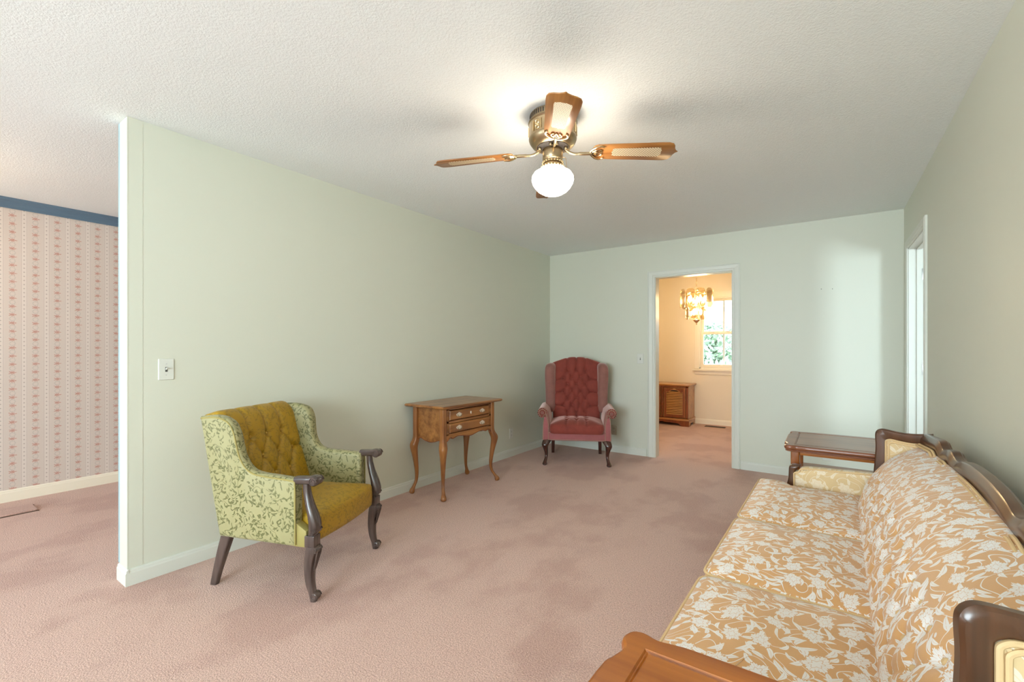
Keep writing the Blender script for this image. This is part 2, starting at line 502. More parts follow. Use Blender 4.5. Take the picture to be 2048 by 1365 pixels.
def cr(pts, k=6, closed=False):
    """Catmull-Rom samples through points of any dimension"""
    P = [np.array(p, float) for p in pts]; n = len(P); out = []
    rng = range(n) if closed else range(n - 1)
    for i in rng:
        if closed: p0, p1, p2, p3 = P[i - 1], P[i], P[(i + 1) % n], P[(i + 2) % n]
        else: p0, p1, p2, p3 = P[max(i - 1, 0)], P[i], P[i + 1], P[min(i + 2, n - 1)]
        for j in range(k):
            t = j / k
            out.append(tuple(0.5 * ((2 * p1) + (-p0 + p2) * t + (2 * p0 - 5 * p1 + 4 * p2 - p3) * t * t + (-p0 + 3 * p1 - 3 * p2 + p3) * t ** 3)))
    if not closed: out.append(tuple(P[-1]))
    return out

def rrect(w, d, r, k=5, cx=0, cy=0):
    out = []
    for sx, sy, a0 in ((1, -1, -90), (1, 1, 0), (-1, 1, 90), (-1, -1, 180)):
        for j in range(k + 1):
            a = R(a0 + 90 * j / k)
            out.append((cx + sx * (w / 2 - r) + r * math.cos(a), cy + sy * (d / 2 - r) + r * math.sin(a)))
    return out

def round_poly(pts, r, k=4):
    """rounds the corners of a polygon; r may be one number or one per corner"""
    n = len(pts); out = []
    for i in range(n):
        p = Vector(pts[i]); a = Vector(pts[i - 1]); b = Vector(pts[(i + 1) % n])
        ri = r[i] if hasattr(r, '__len__') else r
        if ri <= 0: out.append(tuple(p)); continue
        da = (a - p); db = (b - p)
        q = min(ri, da.length * 0.45, db.length * 0.45)
        s = p + da.normalized() * q; e = p + db.normalized() * q
        for j in range(k + 1):
            t = j / k
            out.append(tuple((1 - t) ** 2 * s + 2 * t * (1 - t) * p + t * t * e))
    return out

def area2(o): return sum(o[i - 1][0] * o[i][1] - o[i][0] * o[i - 1][1] for i in range(len(o))) / 2
def offset(o, q):
    """offset an outline inwards by q"""
    if area2(o) < 0: return offset(o[::-1], q)[::-1]
    n = len(o); out = []
    for i in range(n):
        p = Vector(o[i]); a = p - Vector(o[i - 1]); b = Vector(o[(i + 1) % n]) - p
        if a.length < 1e-9: a = b
        if b.length < 1e-9: b = a
        a.normalize(); b.normalize()
        na = Vector((-a.y, a.x)); nb = Vector((-b.y, b.x))
        m = na + nb
        m = m / max(m.length_squared, 0.6) * 2 if m.length > 1e-6 else na
        out.append((p.x + m.x * q, p.y + m.y * q))
    return out
XY = lambda a, b, h: (a, b, h)
XZ = lambda a, b, h: (a, h, b)
YZ = lambda a, b, h: (h, a, b)
def prism(mb, outline, prof, M=XY):
    """outline lofted through (inset, height) pairs"""
    if area2(outline) < 0: outline = outline[::-1]
    rings = [[M(p[0], p[1], h) for p in (offset(outline, q) if q else outline)] for q, h in prof]
    return mb.loft(rings)
def soft(h0, h1, r, k=4):
    out = []
    for j in range(k + 1):
        a = PI / 2 * j / k; out.append((r * (1 - math.sin(a)), h0 + r * (1 - math.cos(a))))
    for j in range(k + 1):
        a = PI / 2 * (1 - j / k); out.append((r * (1 - math.sin(a)), h1 - r * (1 - math.cos(a))))
    return out

def leg_loft(mb, keys, n=16, k=5):
    """keys: (x, y, z, half width, half depth, squareness, flute) from bottom to top"""
    rings = []
    for x, y, z, a, b, p, fl in cr(keys, k):
        ring = []
        for j in range(n):
            th = 2 * PI * (j + 0.5) / n
            c, s_ = math.cos(th), math.sin(th)
            q = 1 + fl * math.cos(8 * th)
            ring.append((x + math.copysign(abs(c) ** (2 / p), c) * a * q, y + math.copysign(abs(s_) ** (2 / p), s_) * b * q, z))
        rings.append(ring)
    return mb.loft(rings)

def seg_dist(px, py, segs):
    d = np.full(px.shape, 9.0)
    for (ax, ay, bx, by) in segs:
        vx, vy = bx - ax, by - ay
        t = np.clip(((px - ax) * vx + (py - ay) * vy) / (vx * vx + vy * vy), 0, 1)
        d = np.minimum(d, np.hypot(px - ax - t * vx, py - ay - t * vy))
    return d
def pt_dist(px, py, pts):
    d = np.full(px.shape, 9.0)
    for (ax, ay) in pts: d = np.minimum(d, np.hypot(px - ax, py - ay))
    return d

def strip(path, xs, disp=None, arc_front=None):
    """closed profile path [(y,z)] swept along x; disp(x, s) moves points outwards (s = arc length); returns MB, uv"""
    P = np.array(path); n = len(P)
    if area2([tuple(q) for q in path]) < 0: sgn = -1
    else: sgn = 1
    tg = np.roll(P, -1, 0) - np.roll(P, 1, 0)
    tg /= np.linalg.norm(tg, axis=1)[:, None]
    nrm = np.stack([tg[:, 1], -tg[:, 0]], 1) * sgn
    s = np.concatenate([[0], np.cumsum(np.linalg.norm(np.diff(P, axis=0), axis=1))])
    X, S = np.meshgrid(xs, s, indexing='ij')
    D = disp(X, S) if disp else np.zeros_like(X)
    Y = P[None, :, 0] + nrm[None, :, 0] * D
    Z = P[None, :, 1] + nrm[None, :, 1] * D
    mb = MB()
    rings = [[(X[i, j], Y[i, j], Z[i, j]) for j in range(n)] for i in range(len(xs))]
    mb.loft(rings)
    uv = [(X[i, j], S[i, j]) for i in range(len(xs)) for j in range(n)]
    return mb, uv

def resample(path, step):
    P = np.array(path); L = np.concatenate([[0], np.cumsum(np.linalg.norm(np.diff(P, axis=0), axis=1))])
    m = max(2, int(L[-1] / step)); t = np.linspace(0, L[-1], m)
    return [(float(np.interp(q, L, P[:, 0])), float(np.interp(q, L, P[:, 1]))) for q in t]

def cushion(outline, z0, z1, crown, edge=0.02, bottom=True, rings_top=9):
    c = np.mean(np.array(outline), 0)
    def ring(s, z): return [(c[0] + (p[0] - c[0]) * s, c[1] + (p[1] - c[1]) * s, z) for p in outline]
    rs = [ring(0.6, z0), ring(0.96, z0 + 0.002), ring(0.99, z0 + 0.010), ring(1.0, z0 + edge), ring(1.0, z1 - edge), ring(0.99, z1 - edge * 0.35), ring(0.97, z1)]
    for j in range(1, rings_top):
        s = 0.97 * (1 - j / rings_top)
        rs.append(ring(max(s, 0.02), z1 + crown * (1 - (s / 0.97) ** 2.4)))
    mb = MB(); mb.loft(rs)
    return mb

# ================================================================== the setting
H = 2.44
XL, XR, YB, YF = -2.99, 0.53, 5.157, -3.3
XH = -5.42
def struct(name, mb, mat, **kw):
    o = mb.build(name, mat, smooth=kw.pop('smooth', False), **kw); o['kind'] = 'structure'; return o

struct('floor', MB().box((-5.7, -3.7, -0.12), (3.7, 8.2, 0)), 'pink_carpet')
struct('ceiling', MB().box((-5.7, -3.7, H), (3.7, 8.2, H + 0.12)), 'popcorn_ceiling')

def wall_x(name, y0, y1, x0, x1, openings, mat):
    """wall running along x between y0 and y1; openings (xa, xb, za, zb)"""
    mb = MB(); cur = x0
    for xa, xb, za, zb in sorted(openings):
        mb.box((cur, y0, 0), (xa, y1, H))
        if za > 0: mb.box((xa, y0, 0), (xb, y1, za))
        if zb < H: mb.box((xa, y0, zb), (xb, y1, H))
        cur = xb
    mb.box((cur, y0, 0), (x1, y1, H))
    return struct(name, mb, mat)
def wall_y(name, x0, x1, y0, y1, openings, mat):
    mb = MB(); cur = y0
    for ya, yb, za, zb in sorted(openings):
        mb.box((x0, cur, 0), (x1, ya, H))
        if za > 0: mb.box((x0, ya, 0), (x1, yb, za))
        if zb < H: mb.box((x0, ya, zb), (x1, yb, H))
        cur = yb
    mb.box((x0, cur, 0), (x1, y1, H))
    return struct(name, mb, mat)

DX0, DX1, DZ = -1.622, -0.815, 2.045           # doorway in the back wall
RY0, RY1, RZ = 4.075, 4.885, 2.055             # doorway in the right wall
wall_y('wall_left', XL - 0.115, XL, 0.80, YB, [], 'sage_paint')
wall_x('wall_back', YB, YB + 0.115, XL - 0.115, XR, [(DX0, DX1, 0, DZ)], 'sage_paint')
wall_y('wall_right', XR, XR + 0.115, YF, YB + 0.115, [(RY0, RY1, 0, RZ)], 'sage_paint')
wall_x('wall_front', YF - 0.12, YF, XH - 0.12, XR + 0.115, [(-4.8, -3.6, 0.2, 2.1), (-1.75, 0.45, 0.6, 2.1)], 'sage_paint')
# entry hall
wall_y('wall_hall', XH - 0.12, XH, YF - 0.12, 3.2, [], 'striped_wallpaper')
wall_x('wall_hall_end', 3.2, 3.3, XH - 0.12, XL - 0.115, [], 'striped_wallpaper')
# dining room
YD = 7.91
WX0, WX1, WZ0, WZ1 = -1.755, -0.80, 0.905, 2.06   # dining window opening
wall_x('wall_dining_back', YD, YD + 0.12, -3.4, 1.3, [(WX0, WX1, WZ0, WZ1)], 'cream_paint')
wall_y('wall_dining_left', -3.4, -3.28, YB + 0.115, YD, [], 'cream_paint')
wall_y('wall_dining_right', 1.2, 1.32, YB + 0.235, YD, [], 'cream_paint')
wall_x('wall_dining_near', YB + 0.116, YB + 0.122, -3.28, 1.2, [(DX0, DX1, 0, DZ)], 'cream_paint')
# next room, behind the right wall
wall_x('wall_next_back', 5.40, 5.50, XR + 0.115, 3.6, [], 'white_wall')
wall_y('wall_next_right', 3.5, 3.62, 0.9, 5.5, [], 'white_wall')
wall_x('wall_next_near', 0.8, 0.92, XR + 0.115, 3.62, [(2.33, 2.93, 0.7, 2.1)], 'white_wall')

# --- baseboards (board with a bead on top)
def base_prof(t=0.014, h=0.085):
    return [(0, 0), (t, 0), (t, h - 0.022), (t * 0.75, h - 0.014), (t * 0.75, h - 0.008), (t * 0.35, h), (0, h)]
def run(name, p0, p1, nrm, prof, mat, top=False, kind='structure'):
    """extrude a profile (out, up) from p0 to p1 with wall normal nrm"""
    mb = MB()
    mb.loft([[(p[0] + nrm[0] * a, p[1] + nrm[1] * a, p[2] + b) for a, b in prof] for p in (p0, p1)])
    o = mb.build(name, mat, smooth=False)
    if kind: o['kind'] = kind
    return o
bp = base_prof()
run('baseboard_left', (XL, 0.80, 0), (XL, YB, 0), (1, 0), bp, 'trim_white')
run('baseboard_left_end', (XL - 0.115 - 0.014, 0.80, 0), (XL + 0.014, 0.80, 0), (0, -1), bp, 'trim_white')
run('baseboard_back', (XL, YB, 0), (DX0 - 0.09, YB, 0), (0, -1), bp, 'trim_white')
run('baseboard_back_right', (DX1 + 0.075, YB, 0), (XR, YB, 0), (0, -1), bp, 'trim_white')
run('baseboard_right', (XR, YF, 0), (XR, RY0 - 0.07, 0), (-1, 0), bp, 'trim_white')
run('baseboard_hall', (XH, YF, 0), (XH, 3.2, 0), (1, 0), base_prof(0.015, 0.095), 'cream_trim')
run('baseboard_dining', (-3.28, YD, 0), (1.2, YD, 0), (0, -1), base_prof(0.015, 0.085), 'cream_trim')
# crown moulding of the hall
cm = [(0, 0), (0.0, -0.075), (0.010, -0.078), (0.014, -0.066), (0.020, -0.060), (0.026, -0.045), (0.040, -0.028), (0.052, -0.020), (0.056, -0.010), (0.062, -0.006), (0.062, 0)]
run('trim_1', (XH, YF, H), (XH, 3.2, H), (1, 0), cm, 'blue_trim')
# end of the left wall: blue edge strip on the hall side and the flat end board seam
struct('trim_2', MB().box((XL - 0.145, 0.797, 0.085), (XL - 0.113, 0.86, H - 0.002), 0.002), 'pale_blue_trim')
struct('trim_3', MB().box((XL - 0.112, 0.795, 0.085), (XL + 0.002, 0.801, H - 0.001), 0.001)
       .box((XL - 0.001, 0.797, 0.085), (XL + 0.0012, 0.862, H - 0.001), 0.0004), 'sage_paint')

# --- door casings
def casing(name, a0, a1, top, face, axis, sgn, w=0.07, mat='trim_white', w_left=None):
    """mitred casing on one wall face. axis 'x': wall face at y=face; 'y': wall face at x=face; sgn = outward direction"""
    wl = w_left or w
    prof = [(0.0, 0.009), (0.004, 0.013), (0.016, 0.014), (0.020, 0.011), (0.026, 0.015), (0.048, 0.018), (0.058, 0.018), (0.064, 0.014), (0.07, 0.013)]
    root = bpy.data.objects.new(name, None); COL.objects.link(root); root['kind'] = 'structure'
    def pt(a, z, h):
        return (a, face + sgn * h, z) if axis == 'x' else (face + sgn * h, a, z)
    def piece(nm, e0, e1):
        mb = MB(); rings = []
        for e in (e0, e1):
            rings.append([pt(*e(q / 0.07), h) for q, h in prof] + [pt(*e(1.0), 0.0), pt(*e(0.0), 0.0)])
        mb.loft(rings); mb.build(nm, mat, root, smooth=False)
    piece('casing_side', lambda q: (a0 - q * wl, 0.0), lambda q: (a0 - q * wl, top + q * w))
    piece('casing_side', lambda q: (a1 + q * w, 0.0), lambda q: (a1 + q * w, top + q * w))
    piece('casing_head', lambda q: (a0 - q * wl, top + q * w), lambda q: (a1 + q * w, top + q * w))
    return root
c1 = casing('door_1', DX0 + 0.006, DX1 - 0.006, DZ - 0.006, YB, 'x', -1, 0.072, 'trim_white', 0.085)
jm = MB().box((DX0, YB - 0.001, 0), (DX0 + 0.012, YB + 0.117, DZ)).box((DX1 - 0.012, YB - 0.001, 0), (DX1, YB + 0.117, DZ)).box((DX0, YB - 0.001, DZ - 0.012), (DX1, YB + 0.117, DZ))
jm.build('jamb', 'trim_white', c1, smooth=False)
c1b = casing('door_2', DX0 + 0.006, DX1 - 0.006, DZ - 0.006, YB + 0.122, 'x', 1, 0.07, 'cream_trim')
c2 = casing('door_3', RY0 + 0.006, RY1 - 0.006, RZ - 0.006, XR, 'y', -1, 0.065)
MB().box((XR - 0.001, RY0, 0), (XR + 0.117, RY0 + 0.014, RZ)).box((XR - 0.001, RY1 - 0.014, 0), (XR + 0.117, RY1, RZ)).box((XR - 0.001, RY0, RZ - 0.014), (XR + 0.117, RY1, RZ)).build('jamb', 'trim_white', c2, smooth=False)
MB().box((XR + 0.048, RY1 - 0.026, 0), (XR + 0.078, RY1 - 0.013, RZ - 0.01)).box((XR + 0.048, RY0 + 0.013, 0), (XR + 0.078, RY0 + 0.026, RZ - 0.01)).box((XR + 0.048, RY0 + 0.014, RZ - 0.026), (XR + 0.078, RY1 - 0.014, RZ - 0.013)).build('door_stop', 'trim_white', c2, smooth=False)
for hz in (1.83, 1.07, 0.28):
    hm = MB().box((XR + 0.082, RY1 - 0.018, hz - 0.045), (XR + 0.114, RY1 - 0.012, hz + 0.045), 0.001)
    hm.lathe([(0.006, -0.047), (0.0065, -0.046), (0.0065, 0.046), (0.006, 0.047)], 10, (XR + 0.119, RY1 - 0.018, hz))
    hm.build('hinge', 'steel', c2)

# --- dining window
def make_window():
    w = bpy.data.objects.new('window_1', None); COL.objects.link(w); w['kind'] = 'structure'
    y = YD
    # jamb lining
    MB().box((WX0, y, WZ0), (WX0 + 0.02, y + 0.12, WZ1)).box((WX1 - 0.02, y, WZ0), (WX1, y + 0.12, WZ1)).box((WX0, y, WZ1 - 0.02), (WX1, y + 0.12, WZ1)).box((WX0, y, WZ0), (WX1, y + 0.12, WZ0 + 0.02)).build('jamb', 'cream_trim', w, smooth=False)
    # casing boards
    for (x0, x1) in ((WX0 - 0.07, WX0 + 0.004), (WX1 - 0.004, WX1 + 0.07)):
        MB().box((x0, y - 0.018, WZ0), (x1, y, WZ1 + 0.002), 0.003).build('casing_side', 'cream_trim', w)
    MB().box((WX0 - 0.07, y - 0.020, WZ1 - 0.004), (WX1 + 0.07, y, WZ1 + 0.075), 0.003).build('casing_head', 'cream_trim', w)
    MB().box((WX0 - 0.085, y - 0.026, WZ1 + 0.07), (WX1 + 0.085, y, WZ1 + 0.09), 0.004).build('head_cap', 'cream_trim', w)
    MB().box((WX0 - 0.10, y - 0.055, WZ0 - 0.035), (WX1 + 0.10, y + 0.01, WZ0 - 0.008), 0.005).build('sill', 'cream_trim', w)
    MB().box((WX0 - 0.07, y - 0.016, WZ0 - 0.095), (WX1 + 0.07, y, WZ0 - 0.035), 0.004).build('apron', 'cream_trim', w)
    zm = 1.478
    def sash(z0, z1, yc, nm):
        a, b = WX0 + 0.02, WX1 - 0.02
        f = MB().box((a, yc - 0.018, z0), (a + 0.04, yc + 0.018, z1), 0.002).box((b - 0.04, yc - 0.018, z0), (b, yc + 0.018, z1), 0.002)
        f.box((a + 0.04, yc - 0.018, z1 - 0.034), (b - 0.04, yc + 0.018, z1), 0.002).box((a + 0.04, yc - 0.018, z0), (b - 0.04, yc + 0.018, z0 + 0.05), 0.002)
        s = f.build(nm, 'cream_trim', w)
        MB().box((a + 0.036, yc - 0.003, z0 + 0.04), (b - 0.036, yc + 0.003, z1 - 0.03)).build('pane', 'window_glass', s, smooth=False)
        return s
    sash(zm - 0.01, WZ1 - 0.02, y + 0.085, 'upper_sash')
    s = sash(WZ0 + 0.02, zm + 0.022, y + 0.045, 'lower_sash')
    for x in (-1.56, -1.33, -1.0):
        MB().box((x - 0.03, y + 0.012, zm + 0.02), (x + 0.03, y + 0.05, zm + 0.034), 0.005).build('sash_lock', 'cream_trim', s)
    # storm window upright outside
    MB().box((-1.415, y + 0.105, WZ0 + 0.02), (-1.385, y + 0.118, WZ1 - 0.02), 0.002).build('storm_mullion', 'white_wall', w)
    # window blind cord
    MB().tube([(WX0 - 0.09, y - 0.012, z) for z in (1.95, 1.6, 1.3, 1.05)], 0.003, 6).build('blind_cord', 'cream_trim', w)
make_window()

# --- outdoors behind the dining window
struct('ground_lawn', MB().box((-14, 8.25, -0.35), (8, 30, -0.25)), 'lawn')
def tree(loc, h, rx, n, label):
    t = thing('leafy_tree', label, 'tree', loc, 0, 'trees outside the dining window')
    MB().tube(cr([(0, 0, 0), (0.05, 0.02, h * 0.3), (-0.03, 0.05, h * 0.6), (0.02, 0, h * 0.85)], 4), [0.10, 0.098, 0.095, 0.09, 0.088, 0.085, 0.08, 0.075, 0.07, 0.06, 0.05, 0.04, 0.03], 8).build('trunk', 'tree_bark', t)
    mb = MB(); rnd = random.Random(int(loc[0] * 10))
    for i in range(n):
        a = rnd.uniform(0, 2 * PI); u = rnd.uniform(-1, 1); q = rnd.uniform(0.55, 1.0)
        c = Vector((rx * q * math.sqrt(1 - u * u) * math.cos(a), rx * q * math.sqrt(1 - u * u) * math.sin(a), h * 0.55 + h * 0.45 * q * u))
        ax = Vector((rnd.gauss(0, 1), rnd.gauss(0, 1), rnd.gauss(0, 1))).normalized()
        b = ax.orthogonal().normalized(); l = rnd.uniform(0.06, 0.12)
        mb.add([c - ax * l, c + b * l * 0.45, c + ax * l, c - b * l * 0.45 + ax.cross(b) * 0.02], [(0, 1, 2), (0, 2, 3)])
    o = mb.build('crown', 'tree_leaf', t, smooth=False, uv=None)
tree((-2.7, 12.4, -0.25), 2.3, 1.0, 5200, 'broad leafy tree outside, left half of the dining window')
tree((-0.3, 13.8, -0.25), 2.1, 0.95, 4200, 'round leafy tree outside behind the picket fence')
tree((-4.0, 15.4, -0.25), 2.6, 1.3, 4200, 'tall leafy tree farthest from the dining window')
fn = thing('picket_fence', 'grey picket fence outside, low in the dining window', 'fence', (-2.6, 10.9, -0.25))
pk = None
for i in range(22):
    x = i * 0.11
    if pk is None:
        pk = MB().add([(-0.03, -0.01, 0), (0.03, -0.01, 0), (0.03, 0.01, 0), (-0.03, 0.01, 0), (-0.03, -0.01, 1.18), (0.03, -0.01, 1.18), (0.03, 0.01, 1.18), (-0.03, 0.01, 1.18), (0, -0.01, 1.25), (0, 0.01, 1.25)],
                      [(3, 2, 1, 0), (0, 1, 5, 8, 4), (2, 3, 7, 9, 6), (1, 2, 6, 5), (3, 0, 4, 7), (5, 6, 9, 8), (7, 4, 8, 9)]).build('picket', 'fence_paint', fn, smooth=False)
    else: share(pk, fn, (x, 0, 0))
for z in (0.35, 0.95): MB().box((-0.05, 0.01, z), (2.40, 0.04, z + 0.07)).build('rail', 'fence_paint', fn, smooth=False)

# --- switches and outlets
def switch_plate(name, label, loc, rotz, n=1, group=None, mat='plate_ivory'):
    t = thing(name, label, 'light switch', loc, rotz, group)
    prism(MB(), rrect(0.073, 0.116, 0.004, 3), [(0, 0), (0, 0.003), (0.003, 0.006)], XZ).build('plate', mat, t, warp=lambda x, y, z: (x, -y, z))
    MB().box((-0.0055, -0.0065, -0.013), (0.0055, -0.0055, 0.013)).build('slot', 'plate_dark', t, smooth=False)
    MB().loft([[(-0.004, -0.004, -0.005), (0.004, -0.004, -0.005), (0.004, -0.004, 0.006), (-0.004, -0.004, 0.006)], [(-0.003, -0.018, 0.004), (0.003, -0.018, 0.004), (0.003, -0.018, 0.011), (-0.003, -0.018, 0.011)]]).build('toggle', mat, t, smooth=False)
    for z in (-0.03, 0.03):
        MB().disc_x((0, 0, 0), 0.003, 0.002, 10).build('screw', 'steel', t, warp=lambda x, y, z_, z=z: (y, -0.006 - x, z_ + z))
    return t
def outlet(name, label, loc, rotz, mat):
    t = thing(name, label, 'outlet', loc, rotz)
    prism(MB(), rrect(0.07, 0.114, 0.004, 3), [(0, 0), (0, 0.003), (0.003, 0.006)], XZ).build('plate', mat, t, warp=lambda x, y, z: (x, -y, z))
    for z in (-0.02, 0.02):
        r = prism(MB(), round_poly([(-0.017, z - 0.009), (-0.011, z - 0.014), (0.011, z - 0.014), (0.017, z - 0.009), (0.017, z + 0.009), (0.011, z + 0.014), (-0.011, z + 0.014), (-0.017, z + 0.009)], 0.002, 2), [(0, 0.005), (0.001, 0.0075)], XZ).build('receptacle', mat, t, warp=lambda x, y, zz: (x, -y, zz))
        MB().box((-0.0075, -0.0082, z - 0.002), (-0.005, -0.0070, z + 0.007)).box((0.005, -0.0082, z - 0.002), (0.0075, -0.0070, z + 0.006)).box((-0.002, -0.0082, z - 0.010), (0.002, -0.0070, z - 0.006)).build('slots', 'plate_dark', r, smooth=False)
    MB().disc_x((0, 0, 0), 0.003, 0.002, 10).build('screw', 'steel', t, warp=lambda x, y, z_: (y, -0.006 - x, z_))
    return t
switch_plate('light_switch', 'ivory toggle switch plate on the long green wall beside the gold armchair', (XL, 0.965, 1.118), R(90))
switch_plate('light_switch', 'ivory toggle switch plate between pink wing chair and dining doorway', (-1.787, YB, 1.116), 0)
outlet('wall_outlet', 'pale outlet plate low on the long wall right of the lowboy table', (XL, 4.27, 0.262), R(90), 'plate_ivory')
outlet('wall_outlet', 'tan outlet plate low on the wall right of the pink wing chair', (-2.108, YB, 0.262), 0, 'outlet_tan')
outlet('wall_outlet', 'white outlet plate seen under the far end table top', (-0.02, YB, 0.245), 0, 'plate_ivory')
for x in (-0.06, 0.025):
    t_ = MB().lathe([(0.001, 0), (0.0035, 0.001), (0.0035, 0.003), (0.0012, 0.004), (0.0012, 0.016), (0.0005, 0.018)], 8).build('picture_nail', 'dark_slot', None, warp=lambda a, b, c: (a, c - 0.014, b))
    t_.location = (x, YB, 1.79 if x < 0 else 1.785)
    tag(t_, 'small dark picture nail left of a pair on the bare back wall' if x < 0 else 'small dark picture nail right of a pair on the bare back wall', 'nail')

# --- floor registers
rg = thing('floor_register', 'brown metal floor register by the dining room wall', 'floor vent', (-1.47, 7.70, 0))
MB().box((-0.15, -0.05, 0), (0.15, 0.05, 0.006), 0.002).build('frame', 'vent_brown', rg)
for i in range(12):
    if i == 0: sl = MB().box((-0.008, -0.036, 0.004), (0.003, 0.036, 0.009)).build('louver', 'dark_slot', rg, smooth=False); sl.location = (-0.127, 0, 0)
    else: share(sl, rg, (-0.127 + i * 0.0235, 0, 0))
fl = thing('carpeted_register', 'carpet covered floor register flap beside the wallpapered wall', 'floor vent', (-5.02, 0.60, 0))
prism(MB(), rrect(0.17, 0.36, 0.01, 3), [(0, 0), (0, 0.010), (0.004, 0.014)]).build('carpet_flap', 'pink_carpet', fl)
MB().box((-0.09, -0.185, 0), (-0.085, 0.185, 0.012)).box((0.085, -0.185, 0), (0.09, 0.185, 0.006)).build('gap_edge', 'vent_brown', fl, smooth=False)

# --- hall ceiling lamp (outside the frame, left)
hl = thing('hall_pendant', 'small brass hall ceiling lamp with lit bulb', 'lamp', (-4.55, -0.15, H))
MB().lathe([(0.02, 0), (0.07, -0.001), (0.065, -0.02), (0.01, -0.03)], 20).build('canopy', 'brass', hl)
MB().tube([(0, 0, -0.02), (0, 0, -0.30)], 0.006, 8).build('stem', 'brass', hl)
MB().lathe([(0.012, -0.29), (0.03, -0.31), (0.055, -0.36), (0.06, -0.39), (0.04, -0.435), (0.005, -0.45)], 20).build('bulb', 'lit_hall_bulb', hl)

